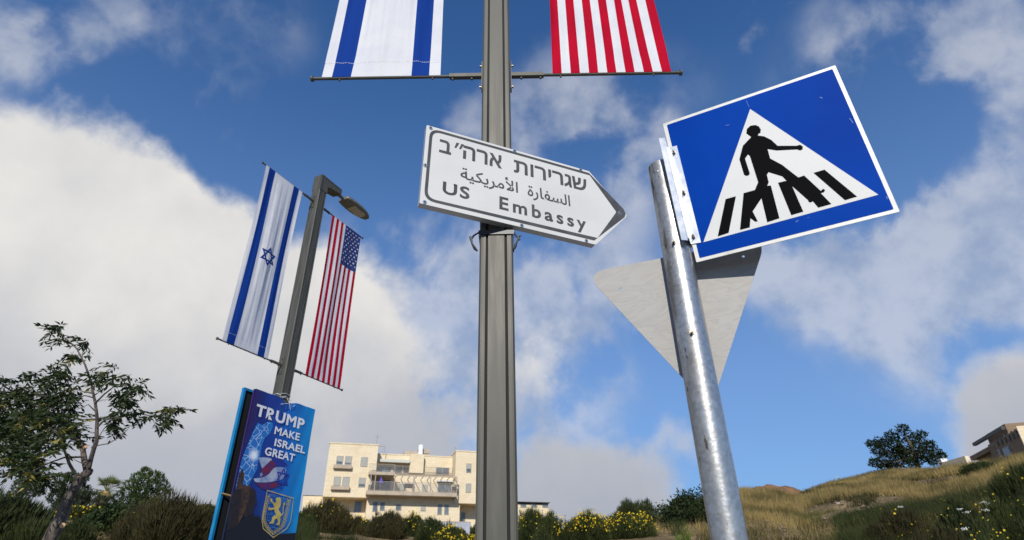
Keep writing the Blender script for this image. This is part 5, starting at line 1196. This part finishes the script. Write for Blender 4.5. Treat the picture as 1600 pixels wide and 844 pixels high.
# ------------------------------------------------------------------ grass
def scatter(n, az0, az1, r0, r1):
    az = az0+(az1-az0)*rng.random(n); r = np.sqrt(r0**2+(r1**2-r0**2)*rng.random(n)); return r*np.sin(az), r*np.cos(az), az, r
def grass(name, label, n, az0, az1, r0, r1, h, w, m, thr, ns, seed, cat='grass', tuft=5, lean=.28):
    x, y, az, r = scatter(n, az0, az1, r0, r1); v = _vn(x, y, ns, seed)+.4*_vn(x, y, ns*.35, seed+4); rc = np.interp(az, _az, _rc)
    ok = (v > thr) & (r < rc+5)
    if name == 'dry_grass': ok &= ~((r < 31) & (az < R(33)) & (rng.random(n) < .86))
    x, y, v, r = x[ok], y[ok], v[ok], r[ok]; x = np.repeat(x, tuft)+rng.normal(size=len(x)*tuft)*.09; y = np.repeat(y, tuft)+rng.normal(size=len(y)*tuft)*.09; v = np.repeat(v, tuft); r = np.repeat(r, tuft); k = len(x)
    P = np.stack([x, y, ground_z(x, y)-.03], 1); D = rng.normal(size=(k, 3))*lean; D[:, 2] = 1; D /= np.linalg.norm(D, axis=1, keepdims=True)
    Ln = h*(.45+.75*rng.random(k))*(.7+.6*np.clip(v-thr, 0, .6)); Wd_ = w*(.6+.8*rng.random(k))*np.clip(r/26, .6, 1.6)
    o = tri_mesh(name, blades(P, D, Ln, Wd_), 3, M[m], kind='stuff'); return tag(o, label, cat)
A1, A0 = R(17), R(-44)
grass('dry_grass', 'tall golden dry grass covering the right-hand hillside', 62000, R(16), R(47), 24, 62, .62, .022, 'straw', -.22, 4, 2)
grass('olive_grass', 'darker olive weeds mixed through the lower right hillside', 22000, R(24), R(47), 12, 34, .48, .016, 'straw2', -.02, 3, 7)
grass('short_dry_grass', 'short dry grass along the foot of the left and middle bushes', 26000, R(-44), R(20), 13, 40, .34, .018, 'straw', -.05, 3.5, 12)
grass('green_weeds', 'thin green weeds scattered over the bank', 9000, R(-44), R(47), 13, 46, .42, .018, 'oleander', .22, 3, 20)
grass('undergrowth', 'dark tangled undergrowth joining the bushes on the left and middle bank', 13000, R(-44), R(-18), 20, 34, .85, .026, 'broom', .10, 3, 31, 'undergrowth', 7, .45)
grass('undergrowth', 'dark tangled undergrowth on the shaded lower right slope', 15000, R(27), R(47), 12, 31, .80, .022, 'broom', -.14, 4, 36, 'undergrowth', 8, .45)
grass('brown_weeds', 'brown dead weeds scattered over the hillside', 14000, R(16), R(47), 18, 58, .60, .024, 'broomdry', .06, 2.5, 44, 'weeds', 6, .4)
grass('undergrowth', 'low dark undergrowth between the bushes below the apartment block', 9000, R(-18), R(15), 22, 34, .55, .024, 'broom', .24, 2.5, 38, 'undergrowth', 7, .45)
def stones(n):
    az = rng.uniform(R(16), R(45), n); r = rng.uniform(16, 50, n); ico = [(0, 0, 1), (.9, 0, .2), (.2, .8, .3), (-.8, .3, .1), (-.3, -.8, .25), (.5, -.6, .1), (0, 0, -.6)]; F_ = [(0, 1, 2), (0, 2, 3), (0, 3, 4), (0, 4, 5), (0, 5, 1), (6, 2, 1), (6, 3, 2), (6, 4, 3), (6, 5, 4), (6, 1, 5)]
    mb = MB()
    for a, q in zip(az, r):
        x, y = q*math.sin(a), q*math.cos(a); z = gz(x, y); k = random.uniform(.05, .16)*(1.5 if random.random() < .1 else 1)
        mb.add([(x+v[0]*k*random.uniform(.7, 1.3), y+v[1]*k*random.uniform(.7, 1.3), z+v[2]*k*.7) for v in ico], F_)
    o = mb.build('stones', M['stonebrown'], kind='stuff'); tag(o, 'loose stones lying on the bare soil of the hillside', 'stones')
stones(900)
def flowers_patch(name, label, n, pxr, pyr, rho, m, size, cat='flowers'):
    px_ = [random.uniform(*pxr) for _ in range(n)]; P = []
    for q in px_:
        r = random.uniform(*rho); p = at_r(q, 800, r); P.append((p.x, p.y, gz(p.x, p.y)+random.uniform(.35, .7)))
    o = tri_mesh(name, leafquads(np.array(P), size*(.7+.6*rng.random(n)), .9, rot_rand(n, .8)), 4, M[m], kind='stuff'); tag(o, label, cat)
flowers_patch('yellow_wildflowers', 'yellow wildflowers dotted over the lower right slope', 260, (1340, 1600), None, (14, 26), 'flower', .06)
# umbels of white flowers
for i, (px, py, rho) in enumerate([(1407, 793, 19), (1500, 797, 18), (1511, 802, 18), (1536, 786, 19), (1544, 788, 19), (1541, 798, 18), (1508, 828, 15), (1308, 746, 46), (1310, 787, 24)]):
    p = at_r(px, py, rho); g0 = gz(p.x, p.y); lab = ['white umbel flower left of the dark lower right bushes', 'leftmost white umbel of the cluster before the dark bushes', 'second white umbel of the cluster before the dark bushes', 'upper left white umbel near the right edge', 'upper right white umbel near the right edge', 'lower white umbel near the right edge', 'white umbel lowest on the right slope', 'white umbel standing on the hill skyline', 'small white umbel above the bare soil terrace'][i]
    t = thing('umbel_flower', lab, 'flower', Matrix.Translation((p.x, p.y, g0)), 'white umbels on the slope'); h = max(.3, p.z-g0)
    mb = MB(); mb.tube([(0, 0, 0), (.01, 0, h)], .006, 4); mb.build('stem', M['oleander'], t)
    sz = .07 if rho < 30 else .12
    V = leafquads(np.stack([rng.normal(size=40)*sz*.45, rng.normal(size=40)*sz*.45, h+rng.random(40)*.03], 1), np.full(40, sz*.35), .9); o = tri_mesh('flower_head', V, 4, M['whiteflower'], t); o['kind'] = 'stuff'
# bare earth mound on the crest, and clods on the terrace
def mound(label, px, py, wpx, rho, h, m):
    p = at_r(px, py, rho); g0 = gz(p.x, p.y); depth = p.y*_c+p.z*_s; rad = wpx/FPX*depth/2; t = MB(); n1, n2 = 26, 10; vs = []
    for j in range(n2+1):
        for i in range(n1):
            a = i*2*math.pi/n1; f = j/n2; x = math.cos(a)*rad*f; y = math.sin(a)*rad*.6*f
            z = (p.z-g0)*(1-f*f)*(1+.12*math.sin(a*3+f*9))+.16*float(_vn(np.array([x*3+px]), np.array([y*3.]), 1, 3)[0])*(1 if f < .95 else 0)-.25*f; vs.append((x, y, z))
    t.add(vs, [(j*n1+i, (j+1)*n1+i, (j+1)*n1+(i+1) % n1, j*n1+(i+1) % n1) for j in range(n2) for i in range(n1)], 0, True)
    o = t.build('earth_mound', M[m]); o.location = (p.x, p.y, g0); o['kind'] = 'structure'; o['label'] = label
mound('reddish earth mound on the crest right of the galvanised pole', 1204, 759, 150, 45, 1, 'redsoil')
